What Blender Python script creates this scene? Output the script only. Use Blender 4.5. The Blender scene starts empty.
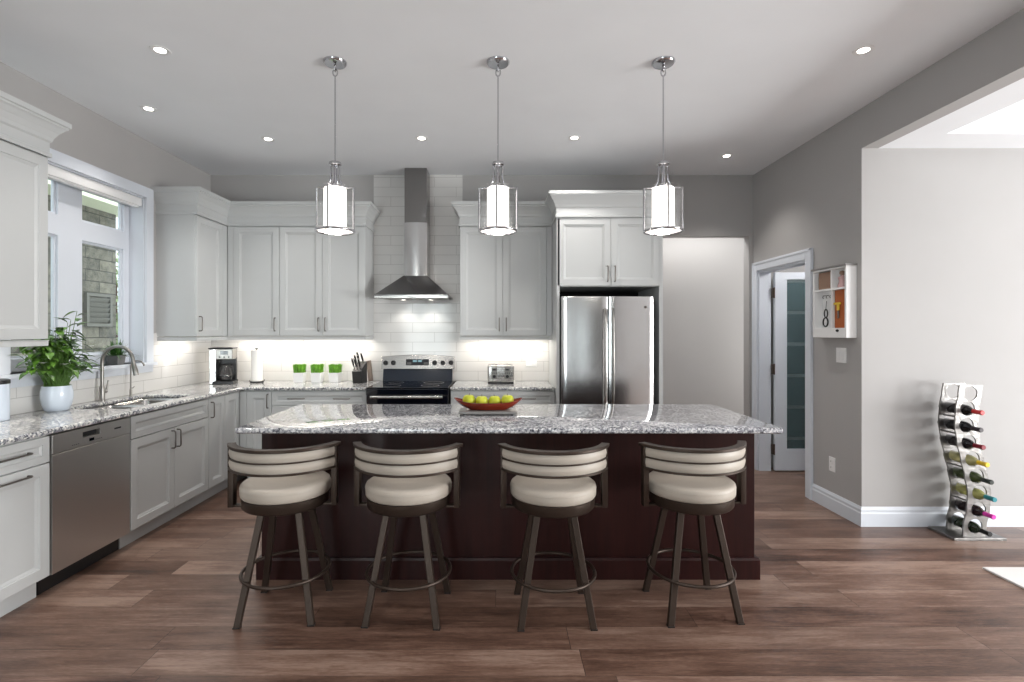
import bpy, bmesh, math, random
from mathutils import Vector, Matrix

PI = math.pi
R = math.radians
S = bpy.context.scene
COL = S.collection

# ------------------------------------------------------------------ camera
cam_data = bpy.data.cameras.new('camera')
cam = bpy.data.objects.new('camera', cam_data)
COL.objects.link(cam)
cam.location = (0, 0, 1.44)
cam.rotation_euler = (R(90), 0, 0)
cam_data.sensor_width = 36
cam_data.lens = 18.0
cam_data.shift_x = 12 / 1024
cam_data.shift_y = -10 / 1024
cam_data.clip_start = 0.05
S.camera = cam

# ------------------------------------------------------------------ world, exposure
S.view_settings.view_transform = 'Standard'
S.view_settings.look = 'None'
S.view_settings.gamma = 1
S.view_settings.use_curve_mapping = False
S.view_settings.exposure = 0.12
world = bpy.data.worlds.new('world')
S.world = world
world.use_nodes = True
wn = world.node_tree
bg = wn.nodes['Background']
bg.inputs[0].default_value = (0.86, 0.93, 1.0, 1)
bg.inputs[1].default_value = 2.6


def area(name, loc, rot, sx, sy, power, color=(1, 1, 1), spread=None):
    l = bpy.data.lights.new(name, 'AREA')
    l.shape = 'RECTANGLE'
    l.size, l.size_y = sx, sy
    l.energy = power
    l.color = color
    if spread:
        l.spread = R(spread)
    o = bpy.data.objects.new(name, l)
    COL.objects.link(o)
    o.location = loc
    o.rotation_euler = rot
    return o


def spot(name, loc, power, size=120, blend=0.6, radius=0.04, color=(1, .95, .88), rot=(0, 0, 0)):
    l = bpy.data.lights.new(name, 'SPOT')
    l.energy = power
    l.spot_size = R(size)
    l.spot_blend = blend
    l.shadow_soft_size = radius
    l.color = color
    o = bpy.data.objects.new(name, l)
    COL.objects.link(o)
    o.location = loc
    o.rotation_euler = rot
    return o


def point(name, loc, power, radius=0.05, color=(1, .95, .88)):
    l = bpy.data.lights.new(name, 'POINT')
    l.energy = power
    l.shadow_soft_size = radius
    l.color = color
    o = bpy.data.objects.new(name, l)
    COL.objects.link(o)
    o.location = loc
    return o


# daylight through the glazing behind the camera and in the adjoining room
area('daylight_rear', (-2.1, -4.15, 1.35), (R(90), 0, 0), 1.4, 2.2, 100, (0.92, 0.96, 1.0))
for sx_ in (-.05, 1.10):
    area('daylight_sidelight', (sx_, -4.15, 1.2), (R(90), 0, 0), .22, 2.0, 9, (0.95, 0.97, 1.0))
area('daylight_dining', (7.45, 0.3, 1.2), (R(90), 0, R(90)), 3.4, 1.5, 455, (1.0, 0.995, 0.985))
area('hall_lamp_glow', (1.9, 5.70, 2.63), (R(12), 0, 0), 1.6, 0.25, 11, (1, .985, .96))
area('hall_fill', (4.2, 5.74, 1.5), (R(90), 0, R(90)), .4, 2.0, 46, (1, .99, .97))  # added fill that evens out the passage wall; no window stands here
point('pantry_lamp_glow', (3.3, 4.5, 2.3), 17, 0.10, (1, .98, .97))
# strips fixed under the wall cabinets
UC = (1, .93, .84)
area('under_cabinet_strip_back', (-2.05, 5.25, 1.375), (0, 0, 0), 1.4, 0.03, 6.6, UC)
area('under_cabinet_strip_corner', (-2.92, 4.78, 1.375), (0, 0, 0), 0.03, 0.4, 1.5, UC)
area('under_cabinet_strip_right', (0.05, 5.25, 1.375), (0, 0, 0), 0.82, 0.03, 4.1, UC)
area('under_cabinet_strip_near', (-2.9, 2.75, 1.375), (0, 0, 0), 0.03, 0.5, 1.6, UC)
for hx in (-0.99, -0.71):
    spot('hood_lamp_glow', (hx, 5.262, 1.748), 2.6, 120, 0.8, 0.02, (1, .95, .88))

# ------------------------------------------------------------------ dimensions
XL, XR, YB, ZC = -3.05, 2.67, 5.40, 3.085
YD = 3.78                      # wall of the adjoining room that faces the camera
CT, CB = 0.915, 0.885          # counter top and underside

# ------------------------------------------------------------------ materials


def lin(c):
    return tuple(((v / 255) / 12.92 if v / 255 <= .04045 else ((v / 255 + .055) / 1.055) ** 2.4) for v in c)


def mat(name, rgb, rough=.5, metal=0.0, spec=.5, emit=None, estr=0, coat=0, trans=0, bump=0, bscale=60):
    m = bpy.data.materials.new(name)
    m.use_nodes = True
    nt = m.node_tree
    b = nt.nodes['Principled BSDF']
    c = lin(rgb)
    # a slight procedural variation of the colour
    tc = nt.nodes.new('ShaderNodeTexCoord')
    nz = nt.nodes.new('ShaderNodeTexNoise')
    nz.inputs['Scale'].default_value = 3.0
    nt.links.new(tc.outputs['Object'], nz.inputs['Vector'])
    mx = nt.nodes.new('ShaderNodeMix')
    mx.data_type = 'RGBA'
    mx.inputs[6].default_value = (*[v * .97 for v in c], 1)
    mx.inputs[7].default_value = (*[min(1, v * 1.03) for v in c], 1)
    nt.links.new(nz.outputs['Fac'], mx.inputs[0])
    nt.links.new(mx.outputs[2], b.inputs['Base Color'])
    b.inputs['Roughness'].default_value = rough
    b.inputs['Metallic'].default_value = metal
    b.inputs['Specular IOR Level'].default_value = spec
    b.inputs['Coat Weight'].default_value = coat
    b.inputs['Transmission Weight'].default_value = trans
    if emit:
        b.inputs['Emission Color'].default_value = (*lin(emit), 1)
        b.inputs['Emission Strength'].default_value = estr
    if bump:
        n2 = nt.nodes.new('ShaderNodeTexNoise')
        n2.inputs['Scale'].default_value = bscale
        nt.links.new(tc.outputs['Object'], n2.inputs['Vector'])
        bp = nt.nodes.new('ShaderNodeBump')
        bp.inputs['Strength'].default_value = bump
        bp.inputs['Distance'].default_value = .004
        nt.links.new(n2.outputs['Fac'], bp.inputs['Height'])
        nt.links.new(bp.outputs['Normal'], b.inputs['Normal'])
    return m


def N(nt, t, **kw):
    n = nt.nodes.new(t)
    for k, v in kw.items():
        setattr(n, k, v)
    return n


def math_node(nt, op, a, b=None):
    n = nt.nodes.new('ShaderNodeMath')
    n.operation = op
    for i, v in enumerate((a, b)):
        if v is None:
            continue
        if isinstance(v, (int, float)):
            n.inputs[i].default_value = v
        else:
            nt.links.new(v, n.inputs[i])
    return n.outputs[0]


def ramp(nt, fac, stops, interp='LINEAR'):
    r = nt.nodes.new('ShaderNodeValToRGB')
    r.color_ramp.interpolation = interp
    el = r.color_ramp.elements
    while len(el) < len(stops):
        el.new(0.5)
    for e, (p, c) in zip(el, stops):
        e.position = p
        e.color = (*lin(c), 1)
    nt.links.new(fac, r.inputs[0])
    return r.outputs[0]


def mixrgb(nt, fac, a, b, mode='MIX'):
    n = nt.nodes.new('ShaderNodeMix')
    n.data_type = 'RGBA'
    n.blend_type = mode
    for i, v in ((0, fac), (6, a), (7, b)):
        if isinstance(v, (int, float)):
            n.inputs[i].default_value = v
        elif isinstance(v, tuple):
            n.inputs[i].default_value = (*lin(v), 1)
        else:
            nt.links.new(v, n.inputs[i])
    return n.outputs[2]


def base(name):
    m = bpy.data.materials.new(name)
    m.use_nodes = True
    nt = m.node_tree
    return m, nt, nt.nodes['Principled BSDF'], nt.nodes.new('ShaderNodeTexCoord')


def mat_floor():
    m, nt, b, tc = base('floor_planks')
    W, L = .178, 1.9
    sp = N(nt, 'ShaderNodeSeparateXYZ')
    nt.links.new(tc.outputs['Object'], sp.inputs[0])
    x, y = sp.outputs[0], sp.outputs[1]
    yr = math_node(nt, 'DIVIDE', y, W)
    row = math_node(nt, 'FLOOR', yr)
    wn1 = N(nt, 'ShaderNodeTexWhiteNoise', noise_dimensions='1D')
    nt.links.new(row, wn1.inputs['W'])
    xs = math_node(nt, 'ADD', math_node(nt, 'DIVIDE', x, L), math_node(nt, 'MULTIPLY', wn1.outputs['Value'], 7.3))
    colid = math_node(nt, 'FLOOR', xs)
    cid = N(nt, 'ShaderNodeCombineXYZ')
    nt.links.new(row, cid.inputs[0])
    nt.links.new(colid, cid.inputs[1])
    wn2 = N(nt, 'ShaderNodeTexWhiteNoise', noise_dimensions='2D')
    nt.links.new(cid.outputs[0], wn2.inputs['Vector'])
    # grain stretched along the plank, shifted per plank
    gv = N(nt, 'ShaderNodeCombineXYZ')
    nt.links.new(math_node(nt, 'MULTIPLY', x, 2.2), gv.inputs[0])
    nt.links.new(math_node(nt, 'MULTIPLY', y, 26.0), gv.inputs[1])
    nt.links.new(math_node(nt, 'MULTIPLY', wn2.outputs['Value'], 37.0), gv.inputs[2])
    g = N(nt, 'ShaderNodeTexNoise')
    g.inputs['Scale'].default_value = 1.6
    g.inputs['Detail'].default_value = 7
    g.inputs['Roughness'].default_value = .65
    g.inputs['Distortion'].default_value = .9
    nt.links.new(gv.outputs[0], g.inputs['Vector'])
    gv2 = N(nt, 'ShaderNodeCombineXYZ')
    nt.links.new(math_node(nt, 'MULTIPLY', x, 30.0), gv2.inputs[0])
    nt.links.new(math_node(nt, 'MULTIPLY', y, 230.0), gv2.inputs[1])
    f = N(nt, 'ShaderNodeTexNoise')
    f.inputs['Scale'].default_value = 1.0
    f.inputs['Detail'].default_value = 3
    nt.links.new(gv2.outputs[0], f.inputs['Vector'])
    sv = N(nt, 'ShaderNodeCombineXYZ')
    nt.links.new(math_node(nt, 'MULTIPLY', x, 1.5), sv.inputs[0])
    nt.links.new(math_node(nt, 'MULTIPLY', y, 6.0), sv.inputs[1])
    nt.links.new(math_node(nt, 'MULTIPLY', wn2.outputs['Value'], 91.0), sv.inputs[2])
    sm = N(nt, 'ShaderNodeTexNoise')
    sm.inputs['Scale'].default_value = 1.5
    sm.inputs['Detail'].default_value = 4
    nt.links.new(sv.outputs[0], sm.inputs['Vector'])
    tone = math_node(nt, 'ADD', math_node(nt, 'MULTIPLY', wn2.outputs['Value'], .20),
                     math_node(nt, 'ADD', math_node(nt, 'MULTIPLY', g.outputs['Fac'], .48),
                               math_node(nt, 'ADD', math_node(nt, 'MULTIPLY', f.outputs['Fac'], .22),
                                         math_node(nt, 'MULTIPLY', sm.outputs['Fac'], .46))))
    c = ramp(nt, tone, [(.45, (46, 29, 22)), (.57, (88, 63, 52)), (.70, (118, 91, 78)), (.84, (152, 127, 113))])
    hue = N(nt, 'ShaderNodeTexWhiteNoise', noise_dimensions='3D')
    nt.links.new(cid.outputs[0], hue.inputs['Vector'])
    c = mixrgb(nt, math_node(nt, 'MULTIPLY', hue.outputs['Value'], .35), c, (94, 76, 65))
    # seams
    fy = math_node(nt, 'FRACT', yr)
    fx = math_node(nt, 'FRACT', xs)
    sy = math_node(nt, 'LESS_THAN', fy, .014)
    sx = math_node(nt, 'LESS_THAN', fx, .0016)
    seam = math_node(nt, 'MAXIMUM', sy, sx)
    c = mixrgb(nt, math_node(nt, 'MULTIPLY', seam, .75), c, (30, 22, 19))
    nt.links.new(c, b.inputs['Base Color'])
    rr = math_node(nt, 'ADD', math_node(nt, 'MULTIPLY', g.outputs['Fac'], .22), .27)
    nt.links.new(rr, b.inputs['Roughness'])
    bp = N(nt, 'ShaderNodeBump')
    bp.inputs['Strength'].default_value = .25
    bp.inputs['Distance'].default_value = .002
    h = math_node(nt, 'SUBTRACT', math_node(nt, 'ADD', g.outputs['Fac'], f.outputs['Fac']), seam)
    nt.links.new(h, bp.inputs['Height'])
    nt.links.new(bp.outputs[0], b.inputs['Normal'])
    return m


def mat_granite(name, warm=0.0):
    m, nt, b, tc = base(name)
    v = tc.outputs['Object']
    n1 = N(nt, 'ShaderNodeTexNoise')
    n1.inputs['Scale'].default_value = 38
    n1.inputs['Detail'].default_value = 6
    n1.inputs['Roughness'].default_value = .7
    n1.inputs['Distortion'].default_value = 1.4
    nt.links.new(v, n1.inputs['Vector'])
    vo = N(nt, 'ShaderNodeTexVoronoi')
    vo.inputs['Scale'].default_value = 95
    nt.links.new(v, vo.inputs['Vector'])
    vsep = N(nt, 'ShaderNodeSeparateColor')
    nt.links.new(vo.outputs['Color'], vsep.inputs[0])
    n3 = N(nt, 'ShaderNodeTexNoise')
    n3.inputs['Scale'].default_value = 3.2
    n3.inputs['Detail'].default_value = 3
    n3.inputs['Distortion'].default_value = 1.2
    nt.links.new(v, n3.inputs['Vector'])
    t = math_node(nt, 'ADD', math_node(nt, 'MULTIPLY', n1.outputs['Fac'], 1.0),
                  math_node(nt, 'ADD', math_node(nt, 'MULTIPLY', vsep.outputs[0], .34),
                            math_node(nt, 'MULTIPLY', n3.outputs['Fac'], .34)))
    w = int(warm)
    c = ramp(nt, t, [(.54, (46, 47, 54)), (.65, (96, 97, 104)), (.77, (142, 143, 149)),
                     (.90, (186 + w, 187 + w - 1, 190 + w // 2)), (1.02, (222 + w // 2, 222 + w // 2, 222))])
    n4 = N(nt, 'ShaderNodeTexNoise')
    n4.inputs['Scale'].default_value = 70
    n4.inputs['Detail'].default_value = 2
    nt.links.new(v, n4.inputs['Vector'])
    dark = math_node(nt, 'GREATER_THAN', n4.outputs['Fac'], .645)
    c = mixrgb(nt, math_node(nt, 'MULTIPLY', dark, .8), c, (42, 40, 42))
    nt.links.new(c, b.inputs['Base Color'])
    b.inputs['Roughness'].default_value = .045
    b.inputs['IOR'].default_value = 1.56
    return m


def mat_tile(name, axis, w=.46, h=.102, c1=(218, 217, 215), c2=(214, 213, 211), mortar=(165, 163, 160), rough=.12, bumpy=.35,
             msize=.0016, z0=CT):
    """Running-bond tiles; axis is the horizontal coordinate: 'x' or 'y'."""
    m, nt, b, tc = base(name)
    sp = N(nt, 'ShaderNodeSeparateXYZ')
    nt.links.new(tc.outputs['Object'], sp.inputs[0])
    cb = N(nt, 'ShaderNodeCombineXYZ')
    nt.links.new(sp.outputs[0 if axis == 'x' else 1], cb.inputs[0])
    nt.links.new(math_node(nt, 'SUBTRACT', sp.outputs[2], z0), cb.inputs[1])
    br = N(nt, 'ShaderNodeTexBrick')
    br.offset = .5
    br.inputs['Scale'].default_value = 1
    br.inputs['Brick Width'].default_value = w
    br.inputs['Row Height'].default_value = h
    br.inputs['Mortar Size'].default_value = msize
    br.inputs['Mortar Smooth'].default_value = .3
    br.inputs['Color1'].default_value = (*lin(c1), 1)
    br.inputs['Color2'].default_value = (*lin(c2), 1)
    br.inputs['Mortar'].default_value = (*lin(mortar), 1)
    nt.links.new(cb.outputs[0], br.inputs['Vector'])
    nt.links.new(br.outputs['Color'], b.inputs['Base Color'])
    b.inputs['Roughness'].default_value = rough
    bp = N(nt, 'ShaderNodeBump')
    bp.inputs['Strength'].default_value = bumpy
    bp.inputs['Distance'].default_value = .003
    bp.invert = True
    nt.links.new(br.outputs['Fac'], bp.inputs['Height'])
    nt.links.new(bp.outputs[0], b.inputs['Normal'])
    return m


def mat_stone(name):
    m = mat_tile(name, 'y', .46, .15, (150, 146, 132), (118, 115, 106), (86, 84, 78), .9, .9, .008, 0)
    nt = m.node_tree
    b = nt.nodes['Principled BSDF']
    tc = [n for n in nt.nodes if n.type == 'TEX_COORD'][0]
    nz = N(nt, 'ShaderNodeTexNoise')
    nz.inputs['Scale'].default_value = 14
    nz.inputs['Detail'].default_value = 6
    nt.links.new(tc.outputs['Object'], nz.inputs['Vector'])
    old = b.inputs['Base Color'].links[0].from_socket
    c = mixrgb(nt, .75, old, ramp(nt, nz.outputs['Fac'], [(.3, (110, 108, 104)), (.7, (235, 232, 225))]), 'MULTIPLY')
    nt.links.new(c, b.inputs['Base Color'])
    return m


def mat_steel(name, rgb=(188, 186, 183), rough=.26, axis=2, metal=1.0):
    """Brushed steel: fine streaks along one axis."""
    m, nt, b, tc = base(name)
    mp = N(nt, 'ShaderNodeMapping')
    sc = [220, 220, 220]
    sc[axis] = 3
    mp.inputs['Scale'].default_value = sc
    nt.links.new(tc.outputs['Object'], mp.inputs['Vector'])
    nz = N(nt, 'ShaderNodeTexNoise')
    nz.inputs['Scale'].default_value = 1
    nz.inputs['Detail'].default_value = 3
    nt.links.new(mp.outputs[0], nz.inputs['Vector'])
    c = lin(rgb)
    b.inputs['Base Color'].default_value = (*c, 1)
    b.inputs['Metallic'].default_value = metal
    nt.links.new(math_node(nt, 'ADD', math_node(nt, 'MULTIPLY', nz.outputs['Fac'], .12), rough - .06), b.inputs['Roughness'])
    return m


def mat_wood(name, dark, light, rough=.35, axis=2, coat=0.0):
    m, nt, b, tc = base(name)
    mp = N(nt, 'ShaderNodeMapping')
    sc = [28, 28, 28]
    sc[axis] = 1.5
    mp.inputs['Scale'].default_value = sc
    nt.links.new(tc.outputs['Object'], mp.inputs['Vector'])
    nz = N(nt, 'ShaderNodeTexNoise')
    nz.inputs['Scale'].default_value = 1.2
    nz.inputs['Detail'].default_value = 6
    nz.inputs['Distortion'].default_value = .6
    nt.links.new(mp.outputs[0], nz.inputs['Vector'])
    nt.links.new(ramp(nt, nz.outputs['Fac'], [(.3, dark), (.72, light)]), b.inputs['Base Color'])
    b.inputs['Roughness'].default_value = rough
    b.inputs['Coat Weight'].default_value = coat
    b.inputs['Specular IOR Level'].default_value = .3
    return m


def mat_glass(name, tint=(1, 1, 1), rough=0.0, refl=1.0):
    """Thin clear glass: see-through with Fresnel reflection."""
    m = bpy.data.materials.new(name)
    m.use_nodes = True
    nt = m.node_tree
    for n in list(nt.nodes):
        if n.type == 'BSDF_PRINCIPLED':
            nt.nodes.remove(n)
    out = [n for n in nt.nodes if n.type == 'OUTPUT_MATERIAL'][0]
    tr = N(nt, 'ShaderNodeBsdfTransparent')
    tr.inputs[0].default_value = (*tint, 1)
    gl = N(nt, 'ShaderNodeBsdfGlossy')
    gl.inputs['Roughness'].default_value = rough
    lw = N(nt, 'ShaderNodeLayerWeight')
    lw.inputs['Blend'].default_value = .5
    p5 = math_node(nt, 'POWER', lw.outputs['Facing'], 5.0)
    fz = math_node(nt, 'ADD', math_node(nt, 'MULTIPLY', p5, .8), .045)
    mx = N(nt, 'ShaderNodeMixShader')
    nt.links.new(math_node(nt, 'MULTIPLY', fz, refl), mx.inputs[0])
    nt.links.new(tr.outputs[0], mx.inputs[1])
    nt.links.new(gl.outputs[0], mx.inputs[2])
    nt.links.new(mx.outputs[0], out.inputs[0])
    return m


def mat_frosted(name):
    m, nt, b, tc = base(name)
    sp = N(nt, 'ShaderNodeSeparateXYZ')
    nt.links.new(tc.outputs['Object'], sp.inputs[0])
    # paler bands: shelf reflections painted into the colour of the pane
    fz = math_node(nt, 'FRACT', math_node(nt, 'MULTIPLY', sp.outputs[2], 3.1))
    band = math_node(nt, 'LESS_THAN', fz, .10)
    c = mixrgb(nt, band, (106, 130, 134), (140, 156, 158))
    nt.links.new(c, b.inputs['Base Color'])
    b.inputs['Roughness'].default_value = .16
    b.inputs['Transmission Weight'].default_value = .55
    b.inputs['IOR'].default_value = 1.45
    return m


def mat_leaf(name, a, b_):
    m, nt, b, tc = base(name)
    nz = N(nt, 'ShaderNodeTexNoise')
    nz.inputs['Scale'].default_value = 22
    nt.links.new(tc.outputs['Object'], nz.inputs['Vector'])
    nt.links.new(ramp(nt, nz.outputs['Fac'], [(.3, a), (.7, b_)]), b.inputs['Base Color'])
    b.inputs['Roughness'].default_value = .38
    return m


M = {
    'wall': mat('wall_paint', (172, 170, 169), .85, bump=.05, bscale=180),
    'ceiling': mat('ceiling_paint', (238, 240, 243), .9),
    'trim': mat('trim_paint', (212, 217, 225), .35),
    'cab': mat('cabinet_paint', (192, 194, 194), .33),
    'cabin': mat('cabinet_shadow_gap', (60, 60, 58), .6),
    'floor': mat_floor(),
    'granite': mat_granite('granite_island'),
    'granite2': mat_granite('granite_counter', 12),
    'tile_x': mat_tile('tile_back', 'x'),
    'tile_y': mat_tile('tile_left', 'y'),
    'stone': mat_stone('neighbour_stone'),
    'steel_v': mat_steel('steel_vertical', (200, 200, 200), .20, axis=2),
    'steel_h': mat_steel('steel_horizontal', axis=0),
    'steel_dw': mat_steel('steel_dishwasher', (208, 205, 202), .34, axis=1),
    'steel_hood': mat_steel('steel_hood', (136, 134, 133), .17, axis=2),
    'chrome': mat('chrome', (190, 190, 194), .09, 1.0),
    'nickel': mat('brushed_nickel', (150, 147, 143), .30, 1.0),
    'pull': mat('pewter_pull', (120, 115, 110), .32, 1.0),
    'bronze': mat('bronze_metal', (64, 53, 46), .42, .6),
    'vinyl': mat('cream_vinyl', (176, 167, 156), .48, bump=.12, bscale=90),
    'espresso': mat_wood('espresso_wood', (32, 11, 11), (47, 19, 17), .36, 2),
    'black': mat('black_plastic', (22, 22, 24), .35),
    'black_glass': mat('black_glass', (9, 13, 22), .06, coat=.5),
    'pot_grey': mat('grey_pot', (104, 104, 104), .5),
    'shrub': mat_leaf('shrub_leaf', (120, 140, 92), (186, 200, 150)),
    'vent_grey': mat('vent_grey', (112, 110, 102), .8),
    'navy': mat('navy_enamel', (14, 26, 42), .18),
    'dark_gap': mat('dark_gap', (16, 16, 17), .8),
    'white': mat('white_plastic', (236, 236, 236), .4),
    'white_gloss': mat('white_ceramic', (216, 226, 238), .15),
    'paper': mat('paper_towel', (244, 243, 240), .95),
    'glass': mat_glass('clear_glass'),
    'glass_pane': mat_glass('window_glass', (.96, .985, .97)),
    'frosted': mat_frosted('frosted_glass'),
    'diffuser': mat('opal_glass', (250, 248, 244), .4, emit=(255, 248, 238), estr=2.6),
    'plate': mat('frosted_plate', (244, 242, 238), .4, emit=(255, 248, 238), estr=.32),
    'bulb': mat('bulb', (255, 255, 255), .4, emit=(255, 246, 235), estr=14),
    'leaf': mat_leaf('leaf_green', (20, 50, 12), (104, 150, 56)),
    'leaf_dark': mat_leaf('leaf_dark', (30, 70, 26), (76, 122, 48)),
    'grass': mat_leaf('wheatgrass', (86, 150, 26), (140, 200, 66)),
    'stem': mat('stem_green', (84, 120, 50), .5),
    'soil': mat('soil', (78, 42, 26), .95, bump=.6),
    'bowl': mat_wood('red_bowl_wood', (96, 26, 12), (142, 48, 22), .22, 0, .5),
    'apple': mat_leaf('apple_skin', (176, 186, 30), (206, 208, 60)),
    'slate': mat('granite_trivet', (132, 130, 128), .35, bump=.3),
    'alu': mat('cast_aluminium', (130, 128, 126), .40, 1.0, bump=.9, bscale=38),
    'orange': mat('orange_board', (168, 88, 40), .6),
    'brown': mat('brown_paper', (146, 118, 100), .8),
    'yellow': mat('yellow_plastic', (224, 190, 60), .5),
    'pink': mat('pink_card', (196, 160, 158), .7),
    'rug': mat('rug_wool', (226, 224, 222), .95, bump=.5, bscale=250),
    'brass_dark': mat('hinge_metal', (96, 84, 76), .4, .9),
    'wood_light': mat_wood('knife_board', (84, 74, 68), (124, 112, 104), .5, 2),
    'digits': mat('display_digits', (120, 150, 160), .4, emit=(130, 200, 220), estr=.12),
    'soffit': mat('soffit_paint', (232, 236, 206), .7),
    'ground': mat('yard_gravel', (120, 118, 110), .95, bump=.6),
}

# ------------------------------------------------------------------ mesh helpers


class MB:
    def __init__(s):
        s.bm = bmesh.new()

    def quad(s, *p):
        return s.bm.faces.new([s.bm.verts.new(v) for v in p])

    def box(s, x0, x1, y0, y1, z0, z1, bev=0, seg=2):
        g = bmesh.ops.create_cube(s.bm, size=1)
        vs = g['verts']
        for v in vs:
            v.co = Vector((x0 + (v.co.x + .5) * (x1 - x0), y0 + (v.co.y + .5) * (y1 - y0), z0 + (v.co.z + .5) * (z1 - z0)))
        if bev:
            es = list({e for v in vs for e in v.link_edges})
            bmesh.ops.bevel(s.bm, geom=es, offset=bev, segments=seg, profile=.6, affect='EDGES', clamp_overlap=True)
        return s

    def xf(s, mtx, start=0):
        s.bm.verts.ensure_lookup_table()
        for v in s.bm.verts[start:]:
            v.co = mtx @ v.co
        return s

    def count(s):
        return len(s.bm.verts)

    def rings(s, loops, close=True, cap0=True, cap1=True):
        """Bridge successive closed loops of equal length."""
        bm = s.bm
        L = [[bm.verts.new(p) for p in lp] for lp in loops]
        n = len(L[0])
        for a, b in zip(L, L[1:]):
            for i in range(n if close else n - 1):
                j = (i + 1) % n
                bm.faces.new((a[i], a[j], b[j], b[i]))
        if cap0 and close:
            bm.faces.new(list(reversed(L[0])))
        if cap1 and close:
            bm.faces.new(L[-1])
        return s

    def lathe(s, prof, c=(0, 0, 0), n=32, axis='z', cap=True, xs=1, ys=1):
        loops = []
        for r, h in prof:
            lp = []
            for k in range(n):
                a = 2 * PI * k / n
                p = (r * math.cos(a) * xs, r * math.sin(a) * ys, h)
                if axis == 'y':
                    p = (p[0], -p[2], p[1])
                elif axis == 'x':
                    p = (p[2], p[0], p[1])
                lp.append((p[0] + c[0], p[1] + c[1], p[2] + c[2]))
            loops.append(lp)
        return s.rings(loops, True, cap, cap)

    def tube(s, path, r, n=10, closed=False, cap=True, flat=1.0, up=None):
        path = [Vector(p) for p in path]
        m = len(path)
        rr = r if isinstance(r, (list, tuple)) else [r] * m
        loops = []
        prev = None
        for i, p in enumerate(path):
            if closed:
                t = (path[(i + 1) % m] - path[i - 1]).normalized()
            else:
                t = (path[min(i + 1, m - 1)] - path[max(i - 1, 0)]).normalized()
            if up is not None:
                u = Vector(up)
                u = (u - t * u.dot(t))
                if u.length < 1e-4:
                    u = t.orthogonal()
                u.normalize()
            elif prev is None:
                u = t.orthogonal().normalized()
            else:
                u = (prev - t * prev.dot(t)).normalized()
            prev = u
            w = t.cross(u)
            loops.append([p + (u * math.cos(2 * PI * k / n) * flat + w * math.sin(2 * PI * k / n)) * rr[i] for k in range(n)])
        if closed:
            loops.append(loops[0])
            bm = s.bm
            L = [[bm.verts.new(q) for q in lp] for lp in loops[:-1]]
            for i in range(len(L)):
                a, b = L[i], L[(i + 1) % len(L)]
                for k in range(n):
                    j = (k + 1) % n
                    bm.faces.new((a[k], a[j], b[j], b[k]))
            return s
        return s.rings(loops, True, cap, cap)

    def bar(s, path, prof, closed=False):
        """Sweep a (side, up) profile along a horizontal path with mitred corners; side points to the right of travel."""
        pts = [Vector((p[0], p[1], 0)) for p in path]
        m = len(pts)
        loops = []
        for i in range(m):
            if 0 < i < m - 1 or closed:
                a = (pts[i] - pts[i - 1]).normalized()
                b = (pts[(i + 1) % m] - pts[i]).normalized()
                ra, rb = Vector((a.y, -a.x, 0)), Vector((b.y, -b.x, 0))
                mit = ra + rb
                d = mit / max(.2, (1 + ra.dot(rb)))
            else:
                a = (pts[1] - pts[0]).normalized() if i == 0 else (pts[-1] - pts[-2]).normalized()
                d = Vector((a.y, -a.x, 0))
            loops.append([(pts[i].x + d.x * q[0], pts[i].y + d.y * q[0], q[1]) for q in prof])
        return s.rings(loops, True, True, True)

    def panel(s, x0, x1, z0, z1, yb, t, stile=.058, flat=False):
        """A framed cabinet front: back plane at yb, face towards -y."""
        if flat:
            seq = [(0, 0), (0, t - .003), (.003, t)]
        else:
            k = min(1.0, (min(x1 - x0, z1 - z0) - .02) / (2 * (stile + .03)))
            st = stile * k
            seq = [(0, 0), (0, t - .002), (.002, t), (st, t), (st + .003 * k, t - .006), (st + .008 * k, t - .007),
                   (st + .020 * k, t - .0125), (st + .024 * k, t - .0125)]
        loops = []
        for ins, d in seq:
            a, b, c, e, y = x0 + ins, x1 - ins, z0 + ins, z1 - ins, yb - d
            loops.append([(a, y, c), (b, y, c), (b, y, e), (a, y, e)])
        return s.rings(loops)

    def build(s, name, m, parent=None, smooth=None, bevel=0):
        bm = s.bm
        bmesh.ops.remove_doubles(bm, verts=bm.verts, dist=1e-6)
        bmesh.ops.recalc_face_normals(bm, faces=bm.faces)
        me = bpy.data.meshes.new(name)
        bm.to_mesh(me)
        bm.free()
        o = bpy.data.objects.new(name, me)
        COL.objects.link(o)
        if m is not None:
            me.materials.append(M[m] if isinstance(m, str) else m)
        if parent is not None:
            o.parent = parent
        if smooth:
            for p in me.polygons:
                p.use_smooth = True
            try:
                me.set_sharp_from_angle(angle=R(smooth))
            except Exception:
                pass
        if bevel:
            md = o.modifiers.new('edge', 'BEVEL')
            md.width = bevel
            md.segments = 2
            md.limit_method = 'ANGLE'
            md.angle_limit = R(40)
        return o


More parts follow.
